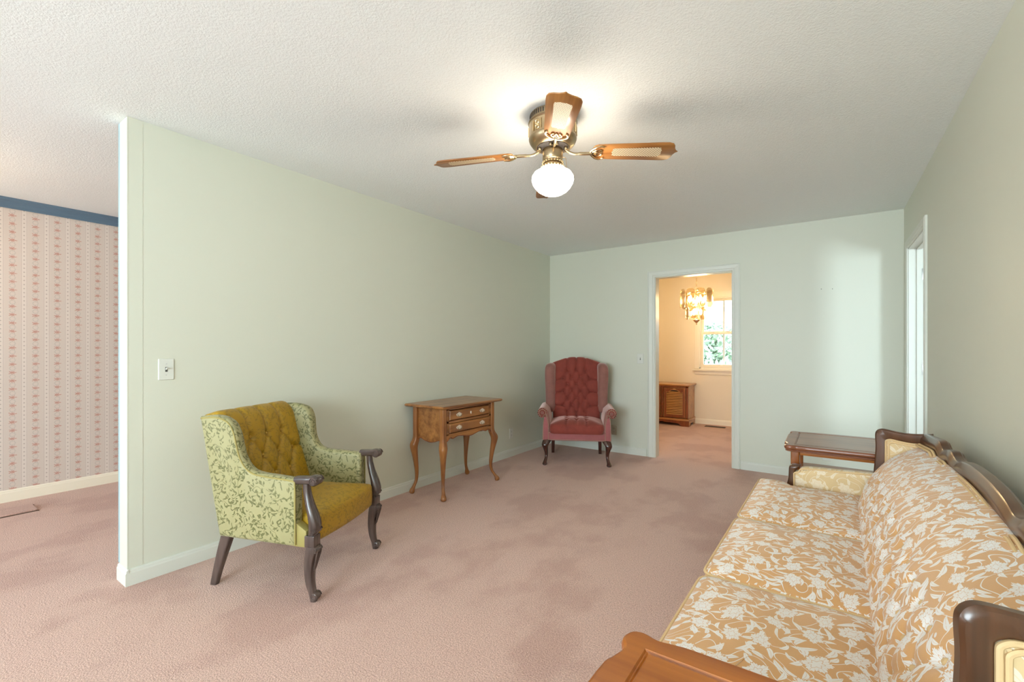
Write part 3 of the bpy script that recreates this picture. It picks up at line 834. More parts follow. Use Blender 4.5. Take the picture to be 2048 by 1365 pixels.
# ================================================================== ceiling fan
def make_fan():
    f = thing('ceiling_fan', 'antique brass ceiling fan with four oak blades and a lit white globe', 'ceiling fan', (-1.175, 2.055, H))
    MB().lathe([(0.10, 0), (0.117, -0.001), (0.119, -0.004), (0.119, -0.034), (0.125, -0.037), (0.127, -0.044), (0.122, -0.050), (0.121, -0.056), (0.121, -0.118),
                (0.124, -0.121), (0.124, -0.127), (0.119, -0.140), (0.106, -0.158), (0.088, -0.168), (0.080, -0.166), (0.06, -0.160), (0.03, -0.158)], 48).build('motor_housing', 'antique_brass', f, angle=30)
    sl = MB()
    for i in range(56):
        a = 2 * PI * i / 56; c, s = math.cos(a), math.sin(a); w = 0.0032
        pts = [(0.1196 * c + w * s * q, 0.1196 * s - w * c * q, z) for q in (-1, 1) for z in (-0.030, -0.008)]
        po = [(0.116 * c + w * s * q, 0.116 * s - w * c * q, z) for q in (-1, 1) for z in (-0.030, -0.008)]
        sl.add(pts + po, [(0, 1, 3, 2), (4, 6, 7, 5), (0, 4, 5, 1), (2, 3, 7, 6), (0, 2, 6, 4), (1, 5, 7, 3)])
    tag(sl.build('vent_slots', 'dark_slot', f, smooth=False), kind='stuff')
    # raised ornament plaques around the housing
    pq = None
    for i in range(6):
        if pq is None:
            m = MB().box((0.119, -0.027, -0.110), (0.1235, -0.024, -0.062)).box((0.119, 0.024, -0.110), (0.1235, 0.027, -0.062))
            for zz, rr in ((-0.074, 0.011), (-0.098, 0.011), (-0.086, 0.006)):
                m.tube([(0.1215, rr * math.cos(q * PI / 6), zz + rr * math.sin(q * PI / 6)) for q in range(12)], 0.0026, 6, True)
            pq = m.build('plaque', 'brass', f); pq.rotation_euler = (0, 0, R(20))
        else: share(pq, f, None, (0, 0, R(20 + 60 * i)))
    MB().lathe([(0.082, -0.163), (0.080, -0.168), (0.060, -0.172), (0.055, -0.178), (0.03, -0.18)], 32).build('flywheel', 'dark_slot', f)
    MB().lathe([(0.03, -0.160), (0.051, -0.176), (0.053, -0.180), (0.053, -0.226), (0.050, -0.232), (0.046, -0.236), (0.046, -0.240), (0.052, -0.244), (0.052, -0.250), (0.044, -0.254), (0.044, -0.260), (0.056, -0.264), (0.058, -0.274), (0.050, -0.276)], 36).build('switch_housing', 'antique_brass', f, angle=30)
    bd = None
    for (n, r, z, rb) in ((22, 0.0525, -0.247, 0.0045), (22, 0.0585, -0.270, 0.0052)):
        for i in range(n):
            a = 2 * PI * i / n
            if bd is None: bd = MB().lathe([(0.0005, -1), (0.6, -0.8), (1, 0), (0.6, 0.8), (0.0005, 1)], 8).build('bead', 'bright_brass', f)
            b_ = bd if (i == 0 and z == -0.247) else share(bd, f)
            b_.location = (r * math.cos(a), r * math.sin(a), z); b_.scale = (rb, rb, rb)
    MB().lathe([(0.048, -0.262), (0.050, -0.272), (0.058, -0.282), (0.078, -0.290), (0.096, -0.301), (0.106, -0.317), (0.1085, -0.334), (0.104, -0.352), (0.092, -0.372), (0.075, -0.390), (0.052, -0.404), (0.028, -0.412), (0.002, -0.414)], 40).build('globe', 'lit_globe', f)
    MB().tube(cr([(0.054, 0.0, -0.222), (0.066, 0, -0.225), (0.070, 0, -0.245), (0.071, 0, -0.285)], 4), 0.0014, 6).build('pull_chain', 'bright_brass', f).rotation_euler = (0, 0, R(20))
    # blades
    half = [(0.205, 0.030), (0.212, 0.047), (0.232, 0.056), (0.30, 0.059), (0.42, 0.063), (0.54, 0.068), (0.575, 0.0675), (0.596, 0.060), (0.606, 0.044), (0.611, 0.024), (0.620, 0.008), (0.630, 0.0)]
    half = [(a, w * 1.08) for a, w in half]
    outl = [(a, w) for a, w in half] + [(a, -w) for a, w in half[-2::-1]]
    hc = [(0.300, 0.0), (0.306, 0.014), (0.302, 0.024), (0.312, 0.031), (0.40, 0.033), (0.525, 0.038), (0.540, 0.036), (0.545, 0.022), (0.549, 0.012), (0.547, 0.0)]
    cane = hc + [(a, -w) for a, w in hc[-2:0:-1]]
    zb = -0.188
    az0 = 34.87     # azimuth of the camera's right-hand side
    first = None
    for k, (ang, dz) in enumerate(((-5.0, -0.020), (-90.5, -0.042), (174.5, -0.042), (88.5, -0.030))):
        if first is None:
            b = prism(MB(), outl, [(0.0015, -0.003), (0, -0.0015), (0, 0.0015), (0.0015, 0.003)]).build('blade', 'blade_oak', f, angle=60)
            prism(MB(), cane, [(0.0, -0.0040), (0, -0.002)]).build('cane_insert', 'cane_weave', b, angle=60)
            ir = MB()
            for sg in (-1, 1):
                ir.tube(cr([(0.192, 0, -0.006), (0.200, 0.022 * sg, -0.006), (0.222, 0.046 * sg, -0.007), (0.245, 0.053 * sg, -0.006), (0.262, 0.044 * sg, -0.006)], 5), [0.006] * 5 + [0.006] * 5 + [0.006] * 5 + [0.005] * 5 + [0.002], 8)
                ir.tube(cr([(0.205, 0.006 * sg, -0.006), (0.225, 0.024 * sg, -0.006), (0.242, 0.022 * sg, -0.006), (0.252, 0.012 * sg, -0.006)], 5), [0.0045] * 15 + [0.002], 8)
                ir.tube(cr([(0.215, 0.0, -0.006), (0.232, 0.008 * sg, -0.006), (0.252, 0.0, -0.006)], 5), [0.004] * 10 + [0.002], 8)
            prism(ir, round_poly([(0.190, -0.012), (0.225, -0.020), (0.232, 0.0), (0.225, 0.020), (0.190, 0.012)], 0.006, 3), [(0.001, -0.006), (0, -0.004), (0, -0.002)])
            ir.build('blade_bracket', 'bright_brass', b)
            for q in ((0.222, 0.012), (0.222, -0.012)):
                MB().lathe([(0.001, -0.010), (0.004, -0.009), (0.0045, -0.006)], 10, (q[0], q[1], 0)).build('screw', 'bright_brass', b)
            first = b
        else: b = copy_tree(first, f)
        M4 = Matrix.Translation((0, 0, zb)) @ Matrix.Rotation(R(az0 + ang), 4, 'Z') @ Matrix.Rotation(-dz / 0.6, 4, 'Y') @ Matrix.Rotation(R(-10), 4, 'X')
        b.matrix_local = M4
        # curved arm between flywheel and blade
        arm = MB().tube(cr([(0.062, 0, -0.176), (0.080, 0, -0.190), (0.105, 0, -0.201), (0.14, 0, -0.203), (0.20, 0, -0.204)], 5), [0.008] * 5 + [0.007] * 10 + [0.0085] * 6, 10)
        for sg in (-1, 1): arm.lathe([(0.002, -0.182), (0.007, -0.181), (0.009, -0.174), (0.007, -0.168)], 10, (0.066, 0.016 * sg, 0))
        arm.build('blade_arm', 'antique_brass', f).rotation_euler = (0, 0, R(az0 + ang))
make_fan()

# ================================================================== gold armchair
def scroll(mb, c, r, h, sg=1, turns=1.6):
    mb.disc_x(c, r, h)
    pts = []
    for side in (-1, 1):
        pts = []
        for i in range(int(turns * 14)):
            a = i / 14 * 2 * PI; q = r * (0.95 - 0.62 * i / (turns * 14))
            pts.append((c[0] + side * h / 2, c[1] + q * math.cos(a) * sg, c[2] + q * math.sin(a)))
        mb.tube(pts, r * 0.13, 6)
    return mb

def make_armchair():
    t = thing('armchair', 'gold and green damask armchair with buttoned back and carved dark wood arms', 'armchair', (-2.443, 1.434, 0), R(-67))
    # ---- side panels: wing running down into the arm
    out = [(-0.268, 0.265), (0.195, 0.262), (0.205, 0.40), (0.204, 0.590), (0.15, 0.596), (0.08, 0.600), (-0.03, 0.608), (-0.085, 0.630), (-0.118, 0.680), (-0.132, 0.740), (-0.142, 0.800), (-0.170, 0.855), (-0.225, 0.882), (-0.300, 0.888), (-0.395, 0.878)]
    corner = {0, 1, 14}
    poly = []
    pts = [np.array(p) for p in out]
    seg1 = cr(out[3:15], 4)
    poly = [out[0], (-0.1, 0.263), (0.05, 0.262), out[1], out[2]] + seg1 + [(-0.35, 0.66), (-0.31, 0.46)]
    for sg in (1, -1):
        def warp(x, y, z, sg=sg):
            fl = 0.10 * max(0.0, min(1.0, (z - 0.62) / 0.26)) * max(0, (y + 0.36)) / 0.25 * 0.35
            return (sg * (x + 0.055 * (y - 0.2) + fl), y, z)
        sp = prism(MB(), poly, soft(0.262, 0.325, 0.022, 4), YZ)
        o = sp.build('wing_side', 'chair_damask', t, warp=warp, angle=50)
        edge = offset(poly, 0.010)
        wl = MB().tube([(0.321, a, b) for a, b in edge[4:-2]], 0.0045, 8)
        wl.tube([(0.325, 0.20 if b < 0.56 else 0.197, b) for b in np.linspace(0.275, 0.58, 8)], 0.004, 8)
        wl.build('welt', 'chair_welt', o, warp=warp)
        # flat front panel of the arm
        prism(MB(), [(0.19, 0.264), (0.258, 0.264), (0.258, 0.345), (0.19, 0.385)], soft(0.27, 0.318, 0.006, 2), YZ).build('arm_front', 'chair_welt', t, warp=warp)
    # ---- back: buttoned front rolling over the top
    front = cr([(-0.135, 0.36), (-0.165, 0.47), (-0.205, 0.60), (-0.240, 0.72), (-0.262, 0.80), (-0.285, 0.850), (-0.325, 0.880), (-0.375, 0.884), (-0.405, 0.862)], 8)
    back = [(-0.385, 0.78), (-0.34, 0.58), (-0.29, 0.36), (-0.268, 0.27), (-0.20, 0.27)]
    path = resample(front, 0.012) + back
    def L(z): return z
    rows = [(0.40, (-0.12, 0.0, 0.12)), (0.285, (-0.18, -0.06, 0.06, 0.18)), (0.17, (-0.12, 0.0, 0.12))]
    btn = [(x, s) for s, xs in rows for x in xs]
    segs = []
    for (s1, a), (s2, b) in zip(rows[:-1], rows[1:]):
        for x1 in a:
            for x2 in b:
                if abs(abs(x1 - x2) - 0.06) < 0.01: segs.append((x1, s1, x2, s2))
    for x in (-0.12, 0, 0.12): segs.append((x, 0.40, x * 1.05, 0.58)); segs.append((x, 0.17, x, 0.0))
    for x in (-0.18, 0.18): segs.append((x, 0.285, x * 1.6, 0.285))
    smax = 0.60
    def disp(X, S):
        e = np.clip((0.27 - np.abs(X)) / 0.05, 0, 1); e = np.sqrt(np.clip(1 - (1 - e) ** 2, 0, 1))
        puff = 0.028 * e
        d = seg_dist(X, S, segs); b = pt_dist(X, S, btn)
        puff = puff - 0.021 * np.exp(-d / 0.008) - 0.020 * np.exp(-(b / 0.018) ** 2)
        m = np.clip((0.62 - S) / 0.06, 0, 1)
        return puff * m
    xs = np.linspace(-0.268, 0.268, 61)
    mb, uv = strip(path, xs, disp)
    bk = mb.build('backrest', 'chair_amber_sheen', t, uv=uv, angle=80)
    P = np.array(path); Ls = np.concatenate([[0], np.cumsum(np.linalg.norm(np.diff(P, axis=0), axis=1))])
    b0 = None
    for (x, s) in btn:
        y = float(np.interp(s, Ls, P[:, 0])); z = float(np.interp(s, Ls, P[:, 1]))
        if b0 is None: b0 = MB().lathe([(0.001, -0.004), (0.007, -0.003), (0.009, 0), (0.006, 0.004), (0.001, 0.005)], 12).build('button', 'amber_button', bk); ob = b0
        else: ob = share(b0, bk)
        ob.location = (x, y + 0.010, z + 0.003); ob.rotation_euler = (R(-72), 0, 0)
    # ---- seat
    so = round_poly([(-0.255, -0.16), (0.255, -0.16), (0.262, 0.10), (0.27, 0.215), (0.278, 0.285), (-0.278, 0.285), (-0.27, 0.215), (-0.262, 0.10)], [0.01, 0.01, 0.02, 0.01, 0.03, 0.03, 0.01, 0.02], 4)
    so2 = []
    for i in range(len(so)):
        a, b = so[i], so[(i + 1) % len(so)]
        m = max(1, int(math.dist(a, b) / 0.04))
        for j in range(m): so2.append((a[0] + (b[0] - a[0]) * j / m, a[1] + (b[1] - a[1]) * j / m))
    def seat_warp(x, y, z):
        bow = 0.022 * (1 - (x / 0.28) ** 2) * max(0, (y - 0.1) / 0.19)
        return (x, y + bow, z)
    cushion(so2, 0.275, 0.405, 0.045, 0.035).build('seat', 'chair_amber_sheen', t, warp=seat_warp, angle=60)
    MB().box((-0.25, -0.25, 0.262), (0.25, 0.20, 0.285)).build('seat_underside', 'chair_welt', t, smooth=False)
    # ---- carved front legs with arm posts
    for sg in (1, -1):
        X = 0.300 * sg
        lg = MB()
        leg_loft(lg, [(X, 0.285, 0.0, 0.014, 0.015, 2.6, 0), (X, 0.286, 0.012, 0.017, 0.017, 2.6, 0), (X, 0.280, 0.04, 0.018, 0.017, 2.6, 0.03), (X, 0.268, 0.085, 0.021, 0.019, 3, 0.05),
                      (X, 0.264, 0.14, 0.025, 0.021, 3, 0.06), (X, 0.270, 0.20, 0.029, 0.025, 3, 0.06), (X, 0.280, 0.245, 0.032, 0.030, 3, 0.05), (X, 0.283, 0.272, 0.030, 0.028, 3, 0.02)], 24)
        scroll(lg, (X, 0.296, 0.028), 0.020, 0.036)
        scroll(lg, (X, 0.300, 0.253), 0.017, 0.050)
        lg.box((X - 0.027, 0.252, 0.268), (X + 0.027, 0.304, 0.325), 0.004)
        for q in (-0.012, 0.0, 0.012):      # carved leaf lines on the knee
            lg.tube(cr([(X + q * 0.4, 0.288, 0.15), (X + q * 0.9, 0.302, 0.20), (X + q * 1.3, 0.314, 0.245), (X + q * 1.2, 0.312, 0.262)], 4), [0.0015] + [0.004] * 11 + [0.003], 6)
        lg.build('front_leg', 'grey_walnut_z', t, angle=50)
        po = MB()
        leg_loft(po, [(X, 0.279, 0.320, 0.022, 0.020, 3, 0), (X, 0.288, 0.345, 0.027, 0.024, 2.6, 0.03), (X, 0.292, 0.375, 0.030, 0.026, 2.6, 0.05), (X, 0.283, 0.42, 0.029, 0.022, 2.6, 0.05), (X, 0.264, 0.475, 0.024, 0.018, 2.6, 0.05),
                      (X, 0.250, 0.53, 0.019, 0.016, 2.8, 0.04), (X, 0.246, 0.575, 0.017, 0.016, 3, 0.02)], 24)
        scroll(po, (X, 0.298, 0.347), 0.015, 0.060)
        po.tube(cr([(X, 0.321, 0.37), (X, 0.308, 0.42), (X, 0.284, 0.475), (X, 0.268, 0.53)], 4), [0.0035] * 13, 6)
        po.build('arm_post', 'grey_walnut_z', t, angle=50)
        ar = MB()
        rings = []
        for y, z, a, b in cr([(0.190, 0.586, 0.024, 0.020), (0.225, 0.588, 0.024, 0.020), (0.26, 0.590, 0.025, 0.020), (0.285, 0.594, 0.028, 0.021), (0.300, 0.592, 0.030, 0.020)], 4):
            ring = []
            for j in range(16):
                th = 2 * PI * (j + 0.5) / 16; c, s = math.cos(th), math.sin(th)
                ring.append((X + math.copysign(abs(c) ** 0.6, c) * a, y, z + math.copysign(abs(s) ** 0.6, s) * b))
            rings.append(ring)
        ar.loft(rings)
        scroll(ar, (X, 0.298, 0.588), 0.023, 0.060)
        ar.build('arm_rest', 'grey_walnut_y', t, angle=50)
        rl = MB()
        leg_loft(rl, [(0.262 * sg, -0.325, 0.0, 0.015, 0.018, 6, 0), (0.260 * sg, -0.305, 0.08, 0.017, 0.021, 6, 0), (0.258 * sg, -0.275, 0.18, 0.020, 0.026, 6, 0), (0.255 * sg, -0.245, 0.275, 0.022, 0.030, 6, 0)], 20)
        rl.build('rear_leg', 'grey_walnut_z', t, angle=50)
make_armchair()

# ================================================================== lowboy table with two drawers
def make_lowboy():
    t = thing('lowboy_table', 'oak lowboy side table with two drawers and cabriole legs', 'side table', (-2.742, 3.055, 0), R(-90))
    prism(MB(), rrect(0.80, 0.455, 0.006, 2), [(0.012, 0.742), (0.004, 0.746), (0.0, 0.752), (0.0, 0.757), (0.006, 0.762), (0.010, 0.765)]).build('top', 'oak_x', t, angle=30)
    zt, zl = 0.742, 0.47
    wavy = []
    # front apron with scalloped lower edge and face frame
    hw = 0.312
    low = [(-hw, 0.455), (-0.285, 0.470), (-0.262, 0.487), (-0.240, 0.488), (-0.225, 0.478), (-0.205, 0.482), (-0.16, 0.492), (-0.10, 0.486), (-0.04, 0.474), (0, 0.470)]
    lowc = cr(low, 4); lowc = lowc + [(-a, b) for a, b in lowc[-2::-1]]
    prism(MB(), lowc + [(hw, 0.516), (-hw, 0.516)], [(0, 0.148), (0, 0.166), (0.001, 0.168)], XZ).build('front_apron', 'oak_x', t, angle=30)
    bead = MB().tube([(a, 0.168, b + 0.004) for a, b in lowc], 0.0035, 6); bead.build('apron_bead', 'cabinet_red', t)
    MB().box((-hw, 0.148, 0.722), (hw, 0.166, zt)).box((-hw, 0.148, 0.612), (hw, 0.166, 0.630)).box((-hw, 0.148, 0.512), (hw, 0.166, 0.524)).box((-hw, 0.148, 0.512), (-0.270, 0.166, zt)).box((0.270, 0.148, 0.512), (hw, 0.166, zt)).build('face_frame', 'oak_x', t, smooth=False)
    MB().box((-hw, -0.165, 0.50), (hw, 0.13, 0.735)).build('carcase', 'cabinet_red', t, smooth=False)
    for sg in (-1, 1):
        ly = [(-0.145, 0.452), (-0.125, 0.468), (-0.10, 0.470), (-0.06, 0.456), (-0.02, 0.448), (0.0, 0.447)]
        lc = cr(ly, 4); lc = lc + [(-a, b) for a, b in lc[-2::-1]]
        lc = [(a * 1.0, b) for a, b in lc]
        sp = prism(MB(), lc + [(0.145, zt), (-0.145, zt)], [(0, 0.300), (0, 0.312)], YZ)
        sp.build('side_panel', 'oak_x', t, angle=30, warp=lambda x, y, z, sg=sg: (sg * (x + 0.010), y, z))
        MB().tube([(0.323 * sg, a, b + 0.003) for a, b in lc], 0.003, 6).build('apron_bead', 'cabinet_red', t)
        for fy, dy, yc in ((1, 1.0, 0.150), (-1, 0.35, -0.160)):
            X = 0.322 * sg
            ox, oy = sg, fy * dy
            m = MB()
            leg_loft(m, [(X + ox * 0.036, yc + oy * 0.040, 0.0, 0.014, 0.014, 2, 0), (X + ox * 0.038, yc + oy * 0.042, 0.010, 0.022, 0.022, 2, 0), (X + ox * 0.036, yc + oy * 0.040, 0.030, 0.0215, 0.0215, 2, 0), (X + ox * 0.024, yc + oy * 0.026, 0.055, 0.0155, 0.0155, 2, 0),
                         (X + ox * 0.004, yc + oy * 0.004, 0.10, 0.0135, 0.0135, 2, 0), (X - ox * 0.002, yc - oy * 0.002, 0.16, 0.0155, 0.0155, 2.1, 0), (X + ox * 0.003, yc + oy * 0.003, 0.24, 0.019, 0.019, 2.2, 0), (X + ox * 0.013, yc + oy * 0.013, 0.32, 0.024, 0.024, 2.3, 0),
                         (X + ox * 0.022, yc + oy * 0.022, 0.385, 0.030, 0.030, 2.5, 0), (X + ox * 0.019, yc + oy * 0.019, 0.42, 0.032, 0.032, 2.8, 0), (X + ox * 0.004, yc + oy * 0.004, 0.462, 0.026, 0.026, 4, 0), (X, yc, 0.50, 0.023, 0.023, 6, 0), (X, yc, 0.60, 0.023, 0.023, 7, 0), (X, yc, zt, 0.023, 0.023, 7, 0)], 20)
            m.build('leg', 'oak_z', t, angle=50)
    # drawers with batwing pulls
    plate = [(0.0, 0.0205), (0.006, 0.019), (0.011, 0.0135), (0.018, 0.0145), (0.024, 0.009), (0.0325, 0.0075), (0.037, 0.001), (0.032, -0.005), (0.029, -0.010), (0.021, -0.0105), (0.016, -0.0155), (0.008, -0.0145), (0.0, -0.018)]
    plate = plate + [(-a, b) for a, b in plate[-2:0:-1]]
    pl0 = None
    for z0, z1 in ((0.636, 0.716), (0.530, 0.607)):
        d = prism(MB(), [(-0.264, z0), (0.264, z0), (0.264, z1), (-0.264, z1)], [(0, 0.130), (0, 0.168), (0.003, 0.173), (0.010, 0.176), (0.011, 0.177)], XZ).build('drawer', 'oak_x', t, smooth=False)
        for x in (-0.155, 0.155):
            if pl0 is None:
                pl0 = prism(MB(), plate, [(0, 0.0), (0, 0.0015), (0.0012, 0.0025)], XZ).build('pull_plate', 'pull_metal', d, angle=30)
            else: pl0 = share(pl0, d)
            pl0.location = (x, 0.177, (z0 + z1) / 2)
            m = MB().tube(cr([(-0.024, 0.004, 0.002), (-0.024, 0.010, -0.002), (-0.019, 0.013, -0.013), (-0.008, 0.014, -0.016), (0.008, 0.014, -0.016), (0.019, 0.013, -0.013), (0.024, 0.010, -0.002), (0.024, 0.004, 0.002)], 4), 0.0026, 8)
            for q in (-0.024, 0.024): m.disc_x((0, 0, 0), 0.001, 0.001)
            h = m.build('bail_handle', 'antique_brass', d); h.location = (x, 0.177, (z0 + z1) / 2)
        if z0 > 0.6:
            prism(MB(), round_poly([(0, -0.016), (0.008, -0.004), (0.007, 0.010), (0, 0.016), (-0.007, 0.010), (-0.008, -0.004)], 0.004, 3), [(0, 0), (0.001, 0.002)], XZ).build('keyhole_plate', 'pull_metal', d).location = (0, 0.177, 0.676)
make_lowboy()

# ================================================================== pink wing chair
def make_wing_chair():
    t = thing('wing_chair', 'rose velvet wing chair with deep buttoned back in the room corner', 'armchair', (-2.309, 4.57, 0), R(-152.9))
    # back
    front = cr([(-0.175, 0.36), (-0.200, 0.50), (-0.240, 0.70), (-0.285, 0.90), (-0.310, 1.00), (-0.335, 1.045), (-0.375, 1.060), (-0.410, 1.045)], 8)
    path = resample(front, 0.013) + [(-0.405, 0.95), (-0.37, 0.75), (-0.325, 0.50), (-0.30, 0.27), (-0.22, 0.27)]
    rows = []
    s0, ds = 0.140, 0.0735
    for i in range(7):
        rows.append((s0 + i * ds, (-0.098, 0.0, 0.098) if i % 2 == 0 else (-0.147, -0.049, 0.049, 0.147)))
    btn = [(x, s) for s, xs in rows for x in xs]
    segs = []
    for (s1, a), (s2, b) in zip(rows[:-1], rows[1:]):
        for x1 in a:
            for x2 in b:
                if abs(abs(x1 - x2) - 0.049) < 0.01: segs.append((x1, s1, x2, s2))
    for x in (-0.098, 0, 0.098): segs.append((x, rows[-1][0], x * 1.03, 0.78)); segs.append((x, rows[0][0], x, 0.0))
    for s, xs in rows:
        if len(xs) == 4:
            for sg in (-1, 1): segs.append((0.147 * sg, s, 0.26 * sg, s))
    def disp(X, S):
        e = np.clip((0.27 - np.abs(X)) / 0.06, 0, 1); e = np.sqrt(np.clip(1 - (1 - e) ** 2, 0, 1))
        d = seg_dist(X, S, segs); b = pt_dist(X, S, btn)
        p = 0.042 * e - 0.019 * np.exp(-d / 0.008) - 0.024 * np.exp(-(b / 0.02) ** 2)
        return p * np.clip((0.76 - S) / 0.06, 0, 1)
    xs = np.linspace(-0.27, 0.27, 75)
    mb, uv = strip(path, xs, disp)
    def warp(x, y, z):
        q = abs(x) / 0.27
        if z > 0.5: z += 0.058 * (0.5 + 0.5 * math.cos(PI * min(1, q ** 1.4))) * min(1, (z - 0.5) / 0.5)
        return (x * (1 + 0.10 * max(0, z - 0.4)), y, z)
    bk = mb.build('backrest', 'rose_velvet', t, uv=uv, angle=80, warp=warp)
    P = np.array(path); Ls = np.concatenate([[0], np.cumsum(np.linalg.norm(np.diff(P, axis=0), axis=1))])
    b0 = None
    for (x, s) in btn:
        y = float(np.interp(s, Ls, P[:, 0])); z = float(np.interp(s, Ls, P[:, 1]))
        if b0 is None: b0 = MB().lathe([(0.001, -0.004), (0.008, -0.003), (0.010, 0), (0.007, 0.004), (0.001, 0.005)], 12).build('button', 'rose_velvet', bk); ob = b0
        else: ob = share(b0, bk)
        p = warp(x, y, z); ob.location = (p[0], p[1] + 0.011, p[2] + 0.002); ob.rotation_euler = (R(-76), 0, 0)
    # wings
    wo = [(-0.30, 0.50), (-0.17, 0.50), (-0.155, 0.60), (-0.165, 0.75), (-0.150, 0.88), (-0.145, 0.97), (-0.165, 1.030), (-0.215, 1.060), (-0.29, 1.065), (-0.36, 1.055), (-0.415, 1.03)]
    wpoly = cr(wo, 4) + [(-0.37, 0.80), (-0.33, 0.62)]
    for sg in (1, -1):
        prism(MB(), wpoly, soft(0.238, 0.352, 0.048, 5), YZ).build('wing', 'rose_velvet_pale', t, angle=70,
              warp=lambda x, y, z, sg=sg: (sg * (x + 0.12 * (y + 0.33) * min(1, (z - 0.5) * 2.5) - 0.012 * (z - 0.5)), y, z))
        # rolled arm: section in x-z, swept from the back to the front
        sec = [(0.285, 0.30), (0.335, 0.265), (0.352, 0.30), (0.348, 0.40), (0.346, 0.47)]
        for j in range(13):
            a = R(-120 + 20 * j); sec.append((0.364 + 0.052 * math.cos(a), 0.545 + 0.052 * math.sin(a)))
        sec += [(0.300, 0.555), (0.285, 0.48), (0.280, 0.40)]
        sec = sec if area2(sec) > 0 else sec[::-1]
        rings = []
        for y, q in ((-0.30, 0.0), (-0.20, 0.0), (-0.05, 0.0), (0.10, 0.0), (0.215, 0.0), (0.232, 0.002), (0.242, 0.007), (0.246, 0.014)):
            rings.append([(p[0] * sg, y, p[1]) for p in (offset(sec, q) if q else sec)])
        am = MB(); am.loft(rings)
        arm = am.build('arm', 'rose_velvet_pale', t, angle=50)
        # front post panel under the scroll
        pp = prism(MB(), round_poly([(0.290, 0.255), (0.362, 0.255), (0.358, 0.40), (0.344, 0.50), (0.316, 0.50), (0.292, 0.40)], 0.01, 3), soft(0.20, 0.254, 0.008, 3), XZ)
        pp.build('arm_front', 'rose_velvet_pink', t, warp=lambda x, y, z, sg=sg: (sg * x, y, z), angle=50)
        # gathered scroll face
        sc_ = MB()
        for j in range(14):
            a = 2 * PI * j / 14
            sc_.tube([(sg * (0.364 + 0.018 * math.cos(a)), 0.250, 0.545 + 0.018 * math.sin(a)), (sg * (0.364 + 0.050 * math.cos(a)), 0.240, 0.545 + 0.050 * math.sin(a))], [0.004, 0.007], 6)
        sc_.build('scroll_pleats', 'rose_velvet', t)
        nl = MB()
        def nail(x, y, z): nl.lathe([(0.0005, 0.0035), (0.0032, 0.0025), (0.0046, 0.0)], 6, (0, 0, 0)); k = len(nl.v) - 18; nl.v[k:] = [(x + v[0], y + v[2], z + v[1]) for v in nl.v[k:]]
        for z in np.arange(0.262, 0.43, 0.011): nail(0.298 * sg, 0.255, z); nail(0.354 * sg, 0.255, z)
        for z, x in zip(np.arange(0.43, 0.53, 0.011), np.linspace(0.300, 0.322, 10)): nail(x * sg, 0.252, z)
        for z, x in zip(np.arange(0.43, 0.53, 0.011), np.linspace(0.353, 0.345, 10)): nail(x * sg, 0.252, z)
        for j in range(22):
            a = R(-70 + 320 * j / 21) if sg > 0 else R(-70 + 320 * j / 21)
            nail(sg * (0.364 + 0.036 * math.cos(a)), 0.248, 0.545 + 0.036 * math.sin(a))
        tag(nl.build('nailhead_trim', 'nail_brass', t, uv=None), kind='stuff')
    # seat with pleated front
    so = rrect(0.575, 0.50, 0.05, 5, 0, 0.035)
    so2 = []
    for i in range(len(so)):
        a, b = so[i], so[(i + 1) % len(so)]; m = max(1, int(math.dist(a, b) / 0.012))
        for j in range(m): so2.append((a[0] + (b[0] - a[0]) * j / m, a[1] + (b[1] - a[1]) * j / m))
    def swarp(x, y, z):
        if z > 0.37:
            d = min(abs(x - q) for q in (-0.105, 0.0, 0.105))
            k = 0.014 * math.exp(-d / 0.008) * min(1, max(0, (z - 0.37) / 0.05))
            rowd = min(math.hypot(x - bx, y - by) for bx in (-0.105, 0, 0.105) for by in (0.02, 0.14)) if y < 0.17 else 1
            z -= k + 0.02 * math.exp(-(rowd / 0.02) ** 2)
            if y > 0.2: y -= k * 0.8
        return (x, y, z)
    cushion(so2, 0.325, 0.425, 0.055, 0.045, True, 22).build('seat', 'rose_velvet', t, warp=swarp, angle=80)
    fr = prism(MB(), [(-0.30, 0.252), (0.30, 0.252), (0.30, 0.345), (-0.30, 0.345)], soft(-0.24, 0.255, 0.01, 3), XZ).build('seat_rail', 'rose_velvet_pink', t)
    nl = MB()
    for z in (0.262, 0.338):
        for x in np.arange(-0.285, 0.29, 0.011):
            nl.lathe([(0.0005, 0.0035), (0.0032, 0.0025), (0.0046, 0.0)], 6); k = len(nl.v) - 18
            nl.v[k:] = [(x + v[0], 0.256 + v[2], z + v[1]) for v in nl.v[k:]]
    tag(nl.build('nailhead_trim', 'nail_brass', t, uv=None), kind='stuff')
    # legs
    for sg in (1, -1):
        X = 0.315 * sg
        m = MB()
        leg_loft(m, [(X + 0.020 * sg, 0.282, 0.0, 0.020, 0.024, 2, 0), (X + 0.020 * sg, 0.284, 0.012, 0.026, 0.030, 2, 0), (X + 0.018 * sg, 0.275, 0.030, 0.020, 0.024, 2, 0), (X + 0.008 * sg, 0.248, 0.07, 0.016, 0.016, 2, 0), (X + 0.006 * sg, 0.238, 0.11, 0.018, 0.018, 2, 0),
                     (X + 0.012 * sg, 0.246, 0.16, 0.025, 0.024, 2.2, 0), (X + 0.018 * sg, 0.252, 0.205, 0.036, 0.031, 2.6, 0), (X, 0.230, 0.245, 0.046, 0.034, 3, 0), (X - 0.005 * sg, 0.22, 0.262, 0.045, 0.034, 3, 0)], 18)
        m.build('front_leg', 'mahogany_z', t, angle=60)
        m = MB()
        leg_loft(m, [(0.275 * sg, -0.305, 0.0, 0.017, 0.018, 5, 0), (0.272 * sg, -0.285, 0.12, 0.019, 0.020, 5, 0), (0.268 * sg, -0.262, 0.265, 0.021, 0.022, 5, 0)], 16)
